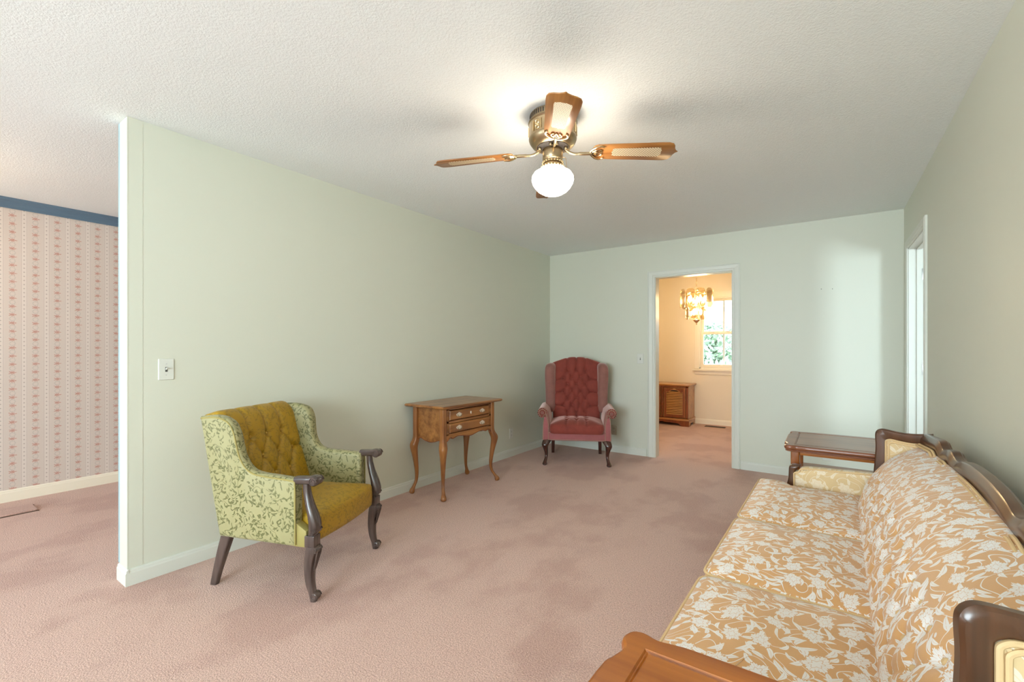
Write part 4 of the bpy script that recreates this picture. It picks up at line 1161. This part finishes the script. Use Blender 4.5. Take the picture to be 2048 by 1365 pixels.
        m.build('rear_leg', 'mahogany_z', t, angle=60)
make_wing_chair()

# ================================================================== sofa
def make_sofa():
    CY = 2.12
    t = thing('sofa', 'gold floral brocade sofa with three seat cushions and carved walnut frame', 'sofa', (0.003, CY, 0), R(89.2))
    # local: x = along the wall (world +Y), y = towards the room (world -X)
    # ---- base rail and legs
    MB().box((-1.05, -0.36, 0.20), (1.05, 0.30, 0.30), 0.01).build('seat_deck', 'sofa_brocade_sheen', t)
    ap = cr([(-1.06, 0.15), (-0.95, 0.18), (-0.8, 0.20), (-0.4, 0.195), (0, 0.165), (0.4, 0.195), (0.8, 0.20), (0.95, 0.18), (1.06, 0.15)], 5)
    prism(MB(), ap + [(1.06, 0.285), (-1.06, 0.285)], soft(0.29, 0.325, 0.008, 3), XZ).build('front_rail', 'walnut_x', t, angle=40)
    # ---- seat cushions, the outer two wrapping in front of the arms
    b = [-1.115, -0.385, 0.295, 1.115]
    z0, z1 = 0.295, 0.425
    def dense(p, q=0.03):
        out = []
        for i in range(len(p)):
            a, c = p[i], p[(i + 1) % len(p)]; m = max(1, int(math.dist(a, c) / q))
            for j in range(m): out.append((a[0] + (c[0] - a[0]) * j / m, a[1] + (c[1] - a[1]) * j / m))
        return out
    for i in range(3):
        x0, x1 = b[i] + 0.003, b[i + 1] - 0.003
        if i == 1: o = round_poly([(x0, -0.14), (x1, -0.14), (x1, 0.375), (x0, 0.375)], [0.02, 0.02, 0.05, 0.05], 5)
        elif i == 2: o = round_poly([(x0, -0.14), (1.03, -0.14), (1.03, 0.235), (x1, 0.262), (x1, 0.375), (x0, 0.375)], [0.02, 0.02, 0.03, 0.03, 0.05, 0.05], 5)
        else: o = round_poly([(-1.03, -0.14), (x1, -0.14), (x1, 0.375), (x0, 0.375), (x0, 0.262), (-1.03, 0.235)], [0.02, 0.02, 0.05, 0.05, 0.03, 0.03], 5)
        o = dense(o)
        cu = cushion(o, z0, z1, 0.035, 0.03).build('seat_cushion', 'sofa_brocade', t, angle=70)
        c = np.mean(np.array(o), 0)
        for zz in (z1 - 0.008, z0 + 0.016):
            MB().tube([(c[0] + (p[0] - c[0]) * 0.997, c[1] + (p[1] - c[1]) * 0.997, zz) for p in o], 0.0055, 8, True).build('welt', 'sofa_welt', cu)
    # ---- crest rail
    xs_ = [0.0, 0.15, 0.27, 0.35, 0.41, 0.46, 0.53, 0.60, 0.64, 0.69, 0.78, 0.90, 0.97]
    zs_ = [0.822, 0.818, 0.806, 0.790, 0.796, 0.810, 0.804, 0.788, 0.796, 0.814, 0.810, 0.802, 0.800]
    half = cr(list(zip(xs_, zs_)), 5)
    crest = [(-a, z) for a, z in half[::-1]] + half[1:]
    def crest_z(x): return float(np.interp(abs(x), [h[0] for h in half], [h[1] for h in half]))
    def yb(x): return -0.420 + 0.03 * (abs(x) / 0.97) ** 3
    rings = []
    sec = [(-0.026, -0.075), (-0.027, -0.020), (-0.022, -0.006), (-0.016, -0.004), (-0.013, 0.0), (0.000, 0.001), (0.012, -0.002), (0.016, -0.007), (0.019, -0.016), (0.024, -0.022), (0.027, -0.032), (0.027, -0.060), (0.020, -0.075)]
    for x, z in crest: rings.append([(x, yb(x) + a, z + c) for a, c in sec])
    MB().loft(rings).build('crest_rail', 'walnut_x', t, angle=35)
    # ---- back upholstery
    front = cr([(-0.090, 0.33), (-0.102, 0.42), (-0.130, 0.52), (-0.178, 0.62), (-0.240, 0.70), (-0.318, 0.755), (-0.388, 0.782)], 8)
    path = resample(front, 0.014) + [(-0.412, 0.77), (-0.42, 0.60), (-0.40, 0.30), (-0.25, 0.30)]
    rows = []
    for i, s in enumerate((0.14, 0.225, 0.31)):
        n = 15 if i % 2 == 0 else 14
        rows.append((s, [(-0.875 + 0.125 * k) + (0.0 if i % 2 == 0 else 0.0625) for k in range(n)]))
    btn = [(x, s) for s, xs in rows for x in xs]
    segs = []
    for (s1, a), (s2, bb) in zip(rows[:-1], rows[1:]):
        for x1 in a:
            for x2 in bb:
                if abs(abs(x1 - x2) - 0.0625) < 0.01: segs.append((x1, s1, x2, s2))
    def disp(X, S):
        e = np.clip((0.985 - np.abs(X)) / 0.09, 0, 1); e = np.sqrt(np.clip(1 - (1 - e) ** 2, 0, 1))
        d = seg_dist(X, S, segs); bdist = pt_dist(X, S, btn)
        p = 0.045 * (e - 1) - 0.008 * np.exp(-d / 0.010) - 0.016 * np.exp(-(bdist / 0.02) ** 2)
        return p * np.clip((0.56 - S) / 0.1, 0, 1)
    xs = np.linspace(-0.985, 0.985, 230)
    mb, uv = strip(path, xs, disp)
    uv = [(u * 1.0 + 0.31, v) for u, v in uv]
    def warp(x, y, z):
        k = max(0, (z - 0.5) / 0.28)
        z2 = z + k * (0.742 + 0.022 * math.exp(-(x / 0.45) ** 2) - 0.775)
        # ends curl forward towards the wings
        f = max(0, (abs(x) - 0.70) / 0.285)
        y2 = y - 0.020 * f * f
        return (x, y2, z2)
    bk = mb.build('backrest', 'sofa_brocade', t, uv=uv, angle=80, warp=warp)
    w = MB()
    for q in (0.0, 0.011):
        w.tube([(x, yb(x) + 0.034 + q, z - 0.052 - q * 0.55) for x, z in crest if abs(x) < 0.955], 0.0055, 8)
    w.build('welt', 'sofa_welt', bk)
    b0 = None
    P = np.array(path); Ls = np.concatenate([[0], np.cumsum(np.linalg.norm(np.diff(P, axis=0), axis=1))])
    for (x, s) in btn:
        y = float(np.interp(s, Ls, P[:, 0])); z = float(np.interp(s, Ls, P[:, 1]))
        p = warp(x, y, z)
        if b0 is None: b0 = MB().lathe([(0.001, -0.004), (0.007, -0.003), (0.009, 0), (0.006, 0.004), (0.001, 0.005)], 10).build('button', 'sofa_welt', bk); ob = b0
        else: ob = share(b0, bk)
        ob.location = (p[0], p[1] - 0.012, p[2] - 0.004); ob.rotation_euler = (R(-60), 0, 0)
    # ---- wings (ends of the back) and arms
    for sg in (1, -1):
        A = Vector((1.045 * sg, -0.190, 0)); B = Vector((0.975 * sg, -0.412, 0))
        dr = (B - A); Lw = dr.length; dr.normalize()
        out = Vector((sg * abs(dr.y), sg * 0 + (-dr.x * (1 if dr.y < 0 else 1)) * 0, 0))
        nrm = Vector((-dr.y, dr.x, 0)) * (1 if (-dr.y) * sg > 0 else -1)     # outward (away from the seat)
        def W(tt, z, h): 
            p = A + dr * tt + nrm * h
            return (p.x, p.y, z)
        # wooden frame: front edge, rounded top corner, top edge
        fr = [(-0.030, 0.30), (-0.012, 0.50), (-0.004, 0.60), (0.002, 0.70), (0.000, 0.765), (0.006, 0.788), (0.022, 0.800), (0.045, 0.801), (0.10, 0.793), (0.16, 0.792), (Lw, 0.803)]
        frc = cr(fr, 5)
        inner = [(0.040, 0.30), (0.042, 0.50), (0.045, 0.60), (0.046, 0.70), (0.046, 0.735), (0.048, 0.745), (0.060, 0.752), (0.075, 0.753), (0.11, 0.748), (0.16, 0.745), (Lw, 0.752)]
        inc = cr(inner, 5)
        prof = [(0.0, -0.010), (0.0, 0.006), (0.12, 0.013), (0.30, 0.015), (0.85, 0.014), (1.0, 0.009), (1.0, -0.012), (0.8, -0.016), (0.15, -0.016)]
        rings = []
        for p, q in zip(frc, inc):
            rings.append([W(p[0] + (q[0] - p[0]) * a, p[1] + (q[1] - p[1]) * a, h) for a, h in prof])
        MB().loft(rings).build('wing_frame', 'walnut_z', t, angle=35)
        panel = inc[::1] + [(Lw, 0.30)]
        pnl = prism(MB(), panel, [(0.0, -0.022), (-0.0, 0.004), (0.006, 0.010), (0.02, 0.014)], W).build('wing_panel', 'sofa_brocade_sheen', t, angle=60)
        wl = MB()
        for k, q in enumerate((0.004, 0.016)):
            oo = [(p[0] + q, p[1] - q) for p in inc]
            wl.tube([W(a, z, 0.013) for a, z in oo], 0.0058, 8)
            wl.tube([W(a, z, -0.022) for a, z in oo], 0.0050, 8)
        wl.build('welt', 'sofa_welt', pnl)
        # arm: upholstered panel between wood front post and wing
        F = Vector((1.083 * sg, 0.205, 0)); G = Vector((1.040 * sg, -0.205, 0))
        da = (G - F); La = da.length; da.normalize()
        na = Vector((-da.y, da.x, 0)) * (1 if (-da.y) * sg > 0 else -1)
        def Wa(tt, z, h):
            p = F + da * tt + na * h
            return (p.x, p.y, z)
        top = [(0.018, 0.500), (0.030, 0.506), (0.044, 0.512), (0.050, 0.526), (0.062, 0.533), (0.12, 0.540), (0.22, 0.545), (0.32, 0.552), (La, 0.556)]
        topc = cr(top, 4)
        ap_ = prism(MB(), topc + [(La, 0.25), (0.018, 0.25)], soft(-0.030, 0.030, 0.018, 4), Wa).build('arm_panel', 'sofa_brocade_sheen', t, angle=60)
        MB().tube([Wa(a, z - 0.008, -0.029) for a, z in [(0.022, 0.30)] + topc], 0.005, 8).tube([Wa(a, z - 0.008, 0.029) for a, z in [(0.022, 0.30)] + topc], 0.005, 8).build('welt', 'sofa_welt', ap_)
        # front post and cap in walnut, running down into the leg
        pc = [(-0.020, 0.0), (-0.024, 0.02), (-0.010, 0.08), (-0.004, 0.16), (-0.022, 0.24), (-0.030, 0.30), (-0.020, 0.38), (-0.006, 0.45), (-0.006, 0.515), (-0.002, 0.535), (0.012, 0.541), (0.045, 0.540), (0.058, 0.536), (0.050, 0.524), (0.046, 0.510), (0.030, 0.502), (0.020, 0.495), (0.020, 0.40), (0.026, 0.28), (0.030, 0.20), (0.024, 0.10), (0.012, 0.03), (0.012, 0.0)]
        pm = MB(); rg_ = []
        for tc, z, hd, hwid in cr([(-0.006, 0.0, 0.018, 0.020), (-0.006, 0.03, 0.020, 0.024), (0.004, 0.10, 0.019, 0.026), (0.010, 0.18, 0.026, 0.030), (-0.002, 0.26, 0.034, 0.033), (-0.006, 0.32, 0.032, 0.034), (0.000, 0.40, 0.024, 0.034), (0.006, 0.46, 0.018, 0.034), (0.008, 0.505, 0.018, 0.034), (0.014, 0.525, 0.022, 0.035), (0.024, 0.536, 0.026, 0.030), (0.026, 0.5405, 0.018, 0.020)], 4):
            ring = []
            for j in range(20):
                th = 2 * PI * (j + 0.5) / 20; c_, s_ = math.cos(th), math.sin(th)
                ring.append(Wa(tc + math.copysign(abs(c_) ** 0.45, c_) * hd, z, math.copysign(abs(s_) ** 0.45, s_) * hwid))
            rg_.append(ring)
        pm.loft(rg_); pm.build('arm_post', 'walnut_z', t, angle=50)
        m = MB(); leg_loft(m, [(1.0 * sg, -0.385, 0, 0.020, 0.020, 5, 0), (1.0 * sg, -0.37, 0.12, 0.024, 0.024, 5, 0), (1.0 * sg, -0.35, 0.28, 0.028, 0.028, 5, 0)], 16)
        m.build('rear_leg', 'walnut_z', t, angle=50)
make_sofa()

# ================================================================== end tables
def table_outline(a, b):
    """serpentine top: rounded lobes at the corners, a small hollow, then a gently bowed side"""
    q = [(a - 0.300 + 0.0, b)]
    def corner(sx, sy, swap):
        pts = [(a - 0.16, b + 0.004), (a - 0.10, b), (a - 0.066, b - 0.006), (a - 0.035, b + 0.002), (a - 0.012, b - 0.004), (a - 0.001, b - 0.022), (a + 0.000, b - 0.045), (a - 0.012, b - 0.072), (a - 0.004, b - 0.105), (a + 0.006, b - 0.16)]
        pts = [(sx * x, sy * y) for x, y in pts]
        return pts if not swap else pts[::-1]
    pts = corner(1, 1, False) + corner(1, -1, True) + corner(-1, -1, False) + corner(-1, 1, True)
    return cr(pts, 4, True)
def make_end_table(label, loc, top_mat):
    t = thing('end_table', label, 'end table', loc, 0, None)
    a, b = 0.325, 0.300
    o = table_outline(a, b)
    if area2(o) < 0: o = o[::-1]
    HT = 0.63
    ix, iy = a - 0.052, b - 0.052
    def rect_pt(p, q):
        k = min((ix - q) / max(abs(p[0]), 1e-6), (iy - q) / max(abs(p[1]), 1e-6)); return (p[0] * k, p[1] * k)
    # insert exact diagonals so the inner rectangle has true corners
    oo = []
    for i in range(len(o)):
        p, n = o[i], o[(i + 1) % len(o)]
        oo.append(p)
        f0 = abs(p[0]) * iy - abs(p[1]) * ix; f1 = abs(n[0]) * iy - abs(n[1]) * ix
        if f0 * f1 < 0:
            s = f0 / (f0 - f1); oo.append((p[0] + (n[0] - p[0]) * s, p[1] + (n[1] - p[1]) * s))
    o = oo
    def ring(q, z): return [(*p, z) for p in (offset(o, q) if q else o)]
    def rring(q, z): return [(*rect_pt(p, q), z) for p in o]
    rings = [ring(0.016, HT - 0.040), ring(0.006, HT - 0.036), ring(0.010, HT - 0.030), ring(0.003, HT - 0.025), ring(0, HT - 0.018), ring(0.0, HT - 0.010), ring(0.003, HT - 0.003), ring(0.008, HT), rring(0.0, HT), rring(0.003, HT - 0.004), rring(0.005, HT - 0.004), rring(0.007, HT - 0.0015), rring(0.009, HT - 0.004), rring(0.0105, HT - 0.004), rring(0.013, HT - 0.0005)]
    MB().loft(rings).build('top', top_mat, t, angle=30)
    MB().box((-ix + 0.0125, -iy + 0.0125, HT - 0.03), (ix - 0.0125, iy - 0.0125, HT - 0.0002)).build('top_panel', top_mat, t, smooth=False)
    MB().box((-a + 0.05, -b + 0.055, HT - 0.065), (a - 0.05, b - 0.055, HT - 0.038), 0.003).build('apron', 'cherry_x', t)
    for sx in (-1, 1):
        for sy in (-1, 1):
            m = MB(); X, Y = sx * (a - 0.058), sy * (b - 0.060)
            leg_loft(m, [(X + 0.01 * sx, Y + 0.01 * sy, 0, 0.016, 0.016, 5, 0), (X + 0.004 * sx, Y + 0.004 * sy, 0.06, 0.018, 0.018, 5, 0), (X, Y, 0.20, 0.022, 0.022, 6, 0), (X, Y, 0.42, 0.024, 0.024, 7, 0), (X, Y, HT - 0.038, 0.024, 0.024, 7, 0)], 20)
            m.build('leg', 'cherry_z', t, angle=40)
    prism(MB(), rrect(2 * a - 0.09, 2 * b - 0.09, 0.03, 4), [(0.006, 0.395), (0, 0.401), (0, 0.411), (0.005, 0.418)]).build('shelf', 'cherry_x', t, angle=30)
    return t
wood('end_top_red', (0.15, 0.045, 0.018), (0.32, 0.115, 0.05), 0, 0.7, 0.3, 0.25)
make_end_table('reddish brown end table with scalloped top behind the far sofa arm', (0.092, 3.612, 0), 'end_top_red')
make_end_table('orange cherry end table with scalloped top at the near end of the sofa', (-0.030, 0.654, 0), 'cherry_x')

# ================================================================== dining room: cabinet
def make_cabinet():
    t = thing('louvered_cabinet', 'low wooden cabinet with louvered doors in the dining room', 'cabinet', (-2.225, 7.665, 0), 0)
    w, d = 0.405, 0.205
    MB().box((-w, -d + 0.02, 0.10), (w, d, 0.635)).build('body', 'cabinet_tan', t, smooth=False)
    prism(MB(), rrect(2 * w + 0.05, 2 * d + 0.03, 0.004, 2), [(0.014, 0.632), (0.006, 0.640), (0, 0.650), (0, 0.658), (0.006, 0.667)]).build('top', 'cabinet_tan', t, angle=30)
    MB().box((-w, -d, 0.10), (-w + 0.035, -d + 0.025, 0.634)).box((w - 0.035, -d, 0.10), (w, -d + 0.025, 0.634)).box((-w, -d, 0.612), (w, -d + 0.025, 0.634)).box((-0.012, -d, 0.10), (0.012, -d + 0.025, 0.62)).box((-w, -d, 0.10), (w, -d + 0.025, 0.125)).build('face_frame', 'cabinet_red', t, smooth=False)
    prism(MB(), rrect(2 * w + 0.03, 2 * d + 0.02, 0.004, 2), [(0.01, 0.118), (0.0, 0.110), (0, 0.095), (0.006, 0.085)]).build('base_moulding', 'cabinet_tan', t, angle=30)
    low = cr([(-w - 0.012, 0.0), (-w + 0.10, 0.0), (-w + 0.13, 0.025), (-w + 0.18, 0.045), (-0.05, 0.050), (0, 0.062)], 4)
    low = low + [(-x, z) for x, z in low[-2::-1]]
    prism(MB(), low + [(w + 0.012, 0.09), (-w - 0.012, 0.09)], [(0, 0.0), (0, 0.02)], XZ).build('skirt', 'cabinet_red', t, smooth=False, warp=lambda x, y, z: (x, y - d - 0.006, z))
    for sg in (-1, 1):
        sd = [(-d, 0.0), (-d + 0.08, 0.0), (-d + 0.11, 0.045), (d - 0.11, 0.045), (d - 0.08, 0.0), (d, 0.0), (d, 0.09), (-d, 0.09)]
        prism(MB(), sd, [(0, 0), (0, 0.02)], YZ).build('side_skirt', 'cabinet_tan', t, smooth=False, warp=lambda x, y, z, sg=sg: (sg * (w + 0.010 - x), y, z))
    sl0 = None
    for cx in (-0.196, 0.196):
        hw = 0.172
        dr = MB().box((cx - hw, -d - 0.014, 0.135), (cx - hw + 0.045, -d, 0.605), 0.003).box((cx + hw - 0.045, -d - 0.014, 0.135), (cx + hw, -d, 0.605), 0.003).box((cx - hw + 0.04, -d - 0.013, 0.135), (cx + hw - 0.04, -d, 0.180), 0.003)
        arch = cr([(-0.128, 0.540), (-0.10, 0.530), (-0.075, 0.552), (-0.045, 0.570), (0.0, 0.574)], 4); arch = arch + [(-x, z) for x, z in arch[-2::-1]]
        prism(dr, [(x + cx, z) for x, z in arch] + [(cx + 0.13, 0.604), (cx - 0.13, 0.604)], [(0, -d - 0.013), (0, -d)], XZ)
        D = dr.build('door', 'cabinet_red', t, smooth=False)
        MB().box((cx - 0.13, -d - 0.001, 0.17), (cx + 0.13, -d + 0.002, 0.60)).build('door_backing', 'dark_slot', D, smooth=False)
        bd = MB().tube([(x + cx, -d - 0.014, z) for x, z in arch], 0.004, 6)
        bd.build('arch_bead', 'cabinet_tan', D)
        for k in range(4): pass
        ed = MB()
        for x in (cx - hw + 0.008, cx + hw - 0.008):
            for z in np.arange(0.145, 0.60, 0.012): ed.box((x - 0.003, -d - 0.017, z), (x + 0.003, -d - 0.013, z + 0.007))
        for x in np.arange(cx - hw + 0.012, cx + hw - 0.012, 0.012): ed.box((x, -d - 0.017, 0.594), (x + 0.007, -d - 0.013, 0.600))
        tag(ed.build('rope_edge', 'cabinet_tan', D, smooth=False, uv=None), kind='stuff')
        MB().lathe([(0.001, 0.006), (0.012, 0.004), (0.018, 0.0)], 14).build('carved_shell', 'cabinet_tan', D, warp=lambda x, y, z, cx=cx: (cx + x * 1.3, -d - 0.014 - z, 0.582 + y * 0.7))
        for k in range(14):
            z = 0.186 + k * 0.0265
            if sl0 is None:
                sl0 = MB().box((-0.128, -0.003, -0.012), (0.128, 0.003, 0.012), 0.0015).build('louver', 'cabinet_tan', D); o = sl0
            else: o = share(sl0, D)
            o.location = (cx, -d - 0.006, z + 0.006); o.rotation_euler = (R(-38), 0, 0)
make_cabinet()

# ================================================================== dining room: chandelier
def make_chandelier():
    t = thing('chandelier', 'two tier brass chandelier of smoked glass panels, lit, in the dining room', 'chandelier', (-1.487, 6.545, H))
    MB().lathe([(0.02, 0.0), (0.06, -0.001), (0.055, -0.02), (0.012, -0.032)], 24).build('canopy', 'bright_brass', t)
    z = -0.030; ln = None; i = 0
    while z > -0.37:
        if ln is None: ln = MB().tube([(0.0075 * math.cos(q * PI / 6), 0, 0.014 * math.sin(q * PI / 6)) for q in range(12)], 0.0022, 6, True).build('chain_link', 'bright_brass', t); o = ln
        else: o = share(ln, t)
        o.location = (0, 0, z - 0.010); o.rotation_euler = (0, 0, R(90 * (i % 2))); z -= 0.0215; i += 1
    MB().lathe([(0.004, -0.36), (0.012, -0.375), (0.035, -0.40), (0.040, -0.410), (0.012, -0.42), (0.010, -0.60), (0.018, -0.62), (0.010, -0.64), (0.010, -0.80), (0.045, -0.808), (0.050, -0.815), (0.030, -0.838), (0.010, -0.855), (0.008, -0.865), (0.011, -0.872), (0.002, -0.882)], 24).build('column', 'bright_brass', t)
    def hoop(r, zz, nm):
        m = MB().tube([(r * math.cos(2 * PI * q / 40), r * math.sin(2 * PI * q / 40), zz) for q in range(40)], 0.005, 8, True)
        for q in range(4):
            a = q * PI / 2 + 0.3; m.tube([(0.01 * math.cos(a), 0.01 * math.sin(a), zz), (r * math.cos(a), r * math.sin(a), zz)], 0.004, 6)
        m.build(nm, 'bright_brass', t)
    for (n, r, zc, hh, ww, nm) in ((10, 0.205, -0.525, 0.128, 0.057, 'upper_hoop'), (7, 0.130, -0.725, 0.080, 0.050, 'lower_hoop')):
        hoop(r - 0.008, zc + hh * 0.55, nm)
        p0 = None
        oc = round_poly([(-ww, -hh + 0.028), (-ww + 0.028, -hh), (ww - 0.028, -hh), (ww, -hh + 0.028), (ww, hh - 0.028), (ww - 0.028, hh), (-ww + 0.028, hh), (-ww, hh - 0.028)], 0.014, 3)
        for k in range(n):
            a = 2 * PI * (k + 0.25) / n
            if p0 is None:
                p0 = prism(MB(), oc, [(0.003, -0.003), (0, 0), (0.003, 0.003)], XZ).build('glass_panel', 'smoked_glass', t, smooth=False)
                e0 = MB().tube([(x, 0, zz) for x, zz in oc], 0.0022, 6, True).build('panel_edge', 'bright_brass', p0)
                o = p0
            else: o = copy_tree(p0, t)
            o.location = (r * math.cos(a), r * math.sin(a), zc); o.rotation_euler = (0, 0, a + PI / 2)
    b0 = None
    for (n, r, zz) in ((5, 0.105, -0.56), (3, 0.055, -0.74)):
        for k in range(n):
            a = 2 * PI * k / n + 0.4
            if b0 is None:
                b0 = MB().lathe([(0.006, 0), (0.008, 0.002), (0.015, 0.022), (0.016, 0.034), (0.010, 0.055), (0.003, 0.074), (0.0005, 0.078)], 12).build('bulb', 'lit_bulb', t)
                MB().lathe([(0.008, -0.05), (0.009, -0.048), (0.009, 0.001), (0.005, 0.002)], 10).build('candle_sleeve', 'bright_brass', b0); o = b0
            else: o = copy_tree(b0, t)
            o.location = (r * math.cos(a), r * math.sin(a), zz)
            MB().tube([(0.01 * math.cos(a), 0.01 * math.sin(a), zz - 0.045), (0.6 * r * math.cos(a), 0.6 * r * math.sin(a), zz - 0.06), (r * math.cos(a), r * math.sin(a), zz - 0.048)], 0.004, 6).build('bulb_arm', 'bright_brass', t)
make_chandelier()
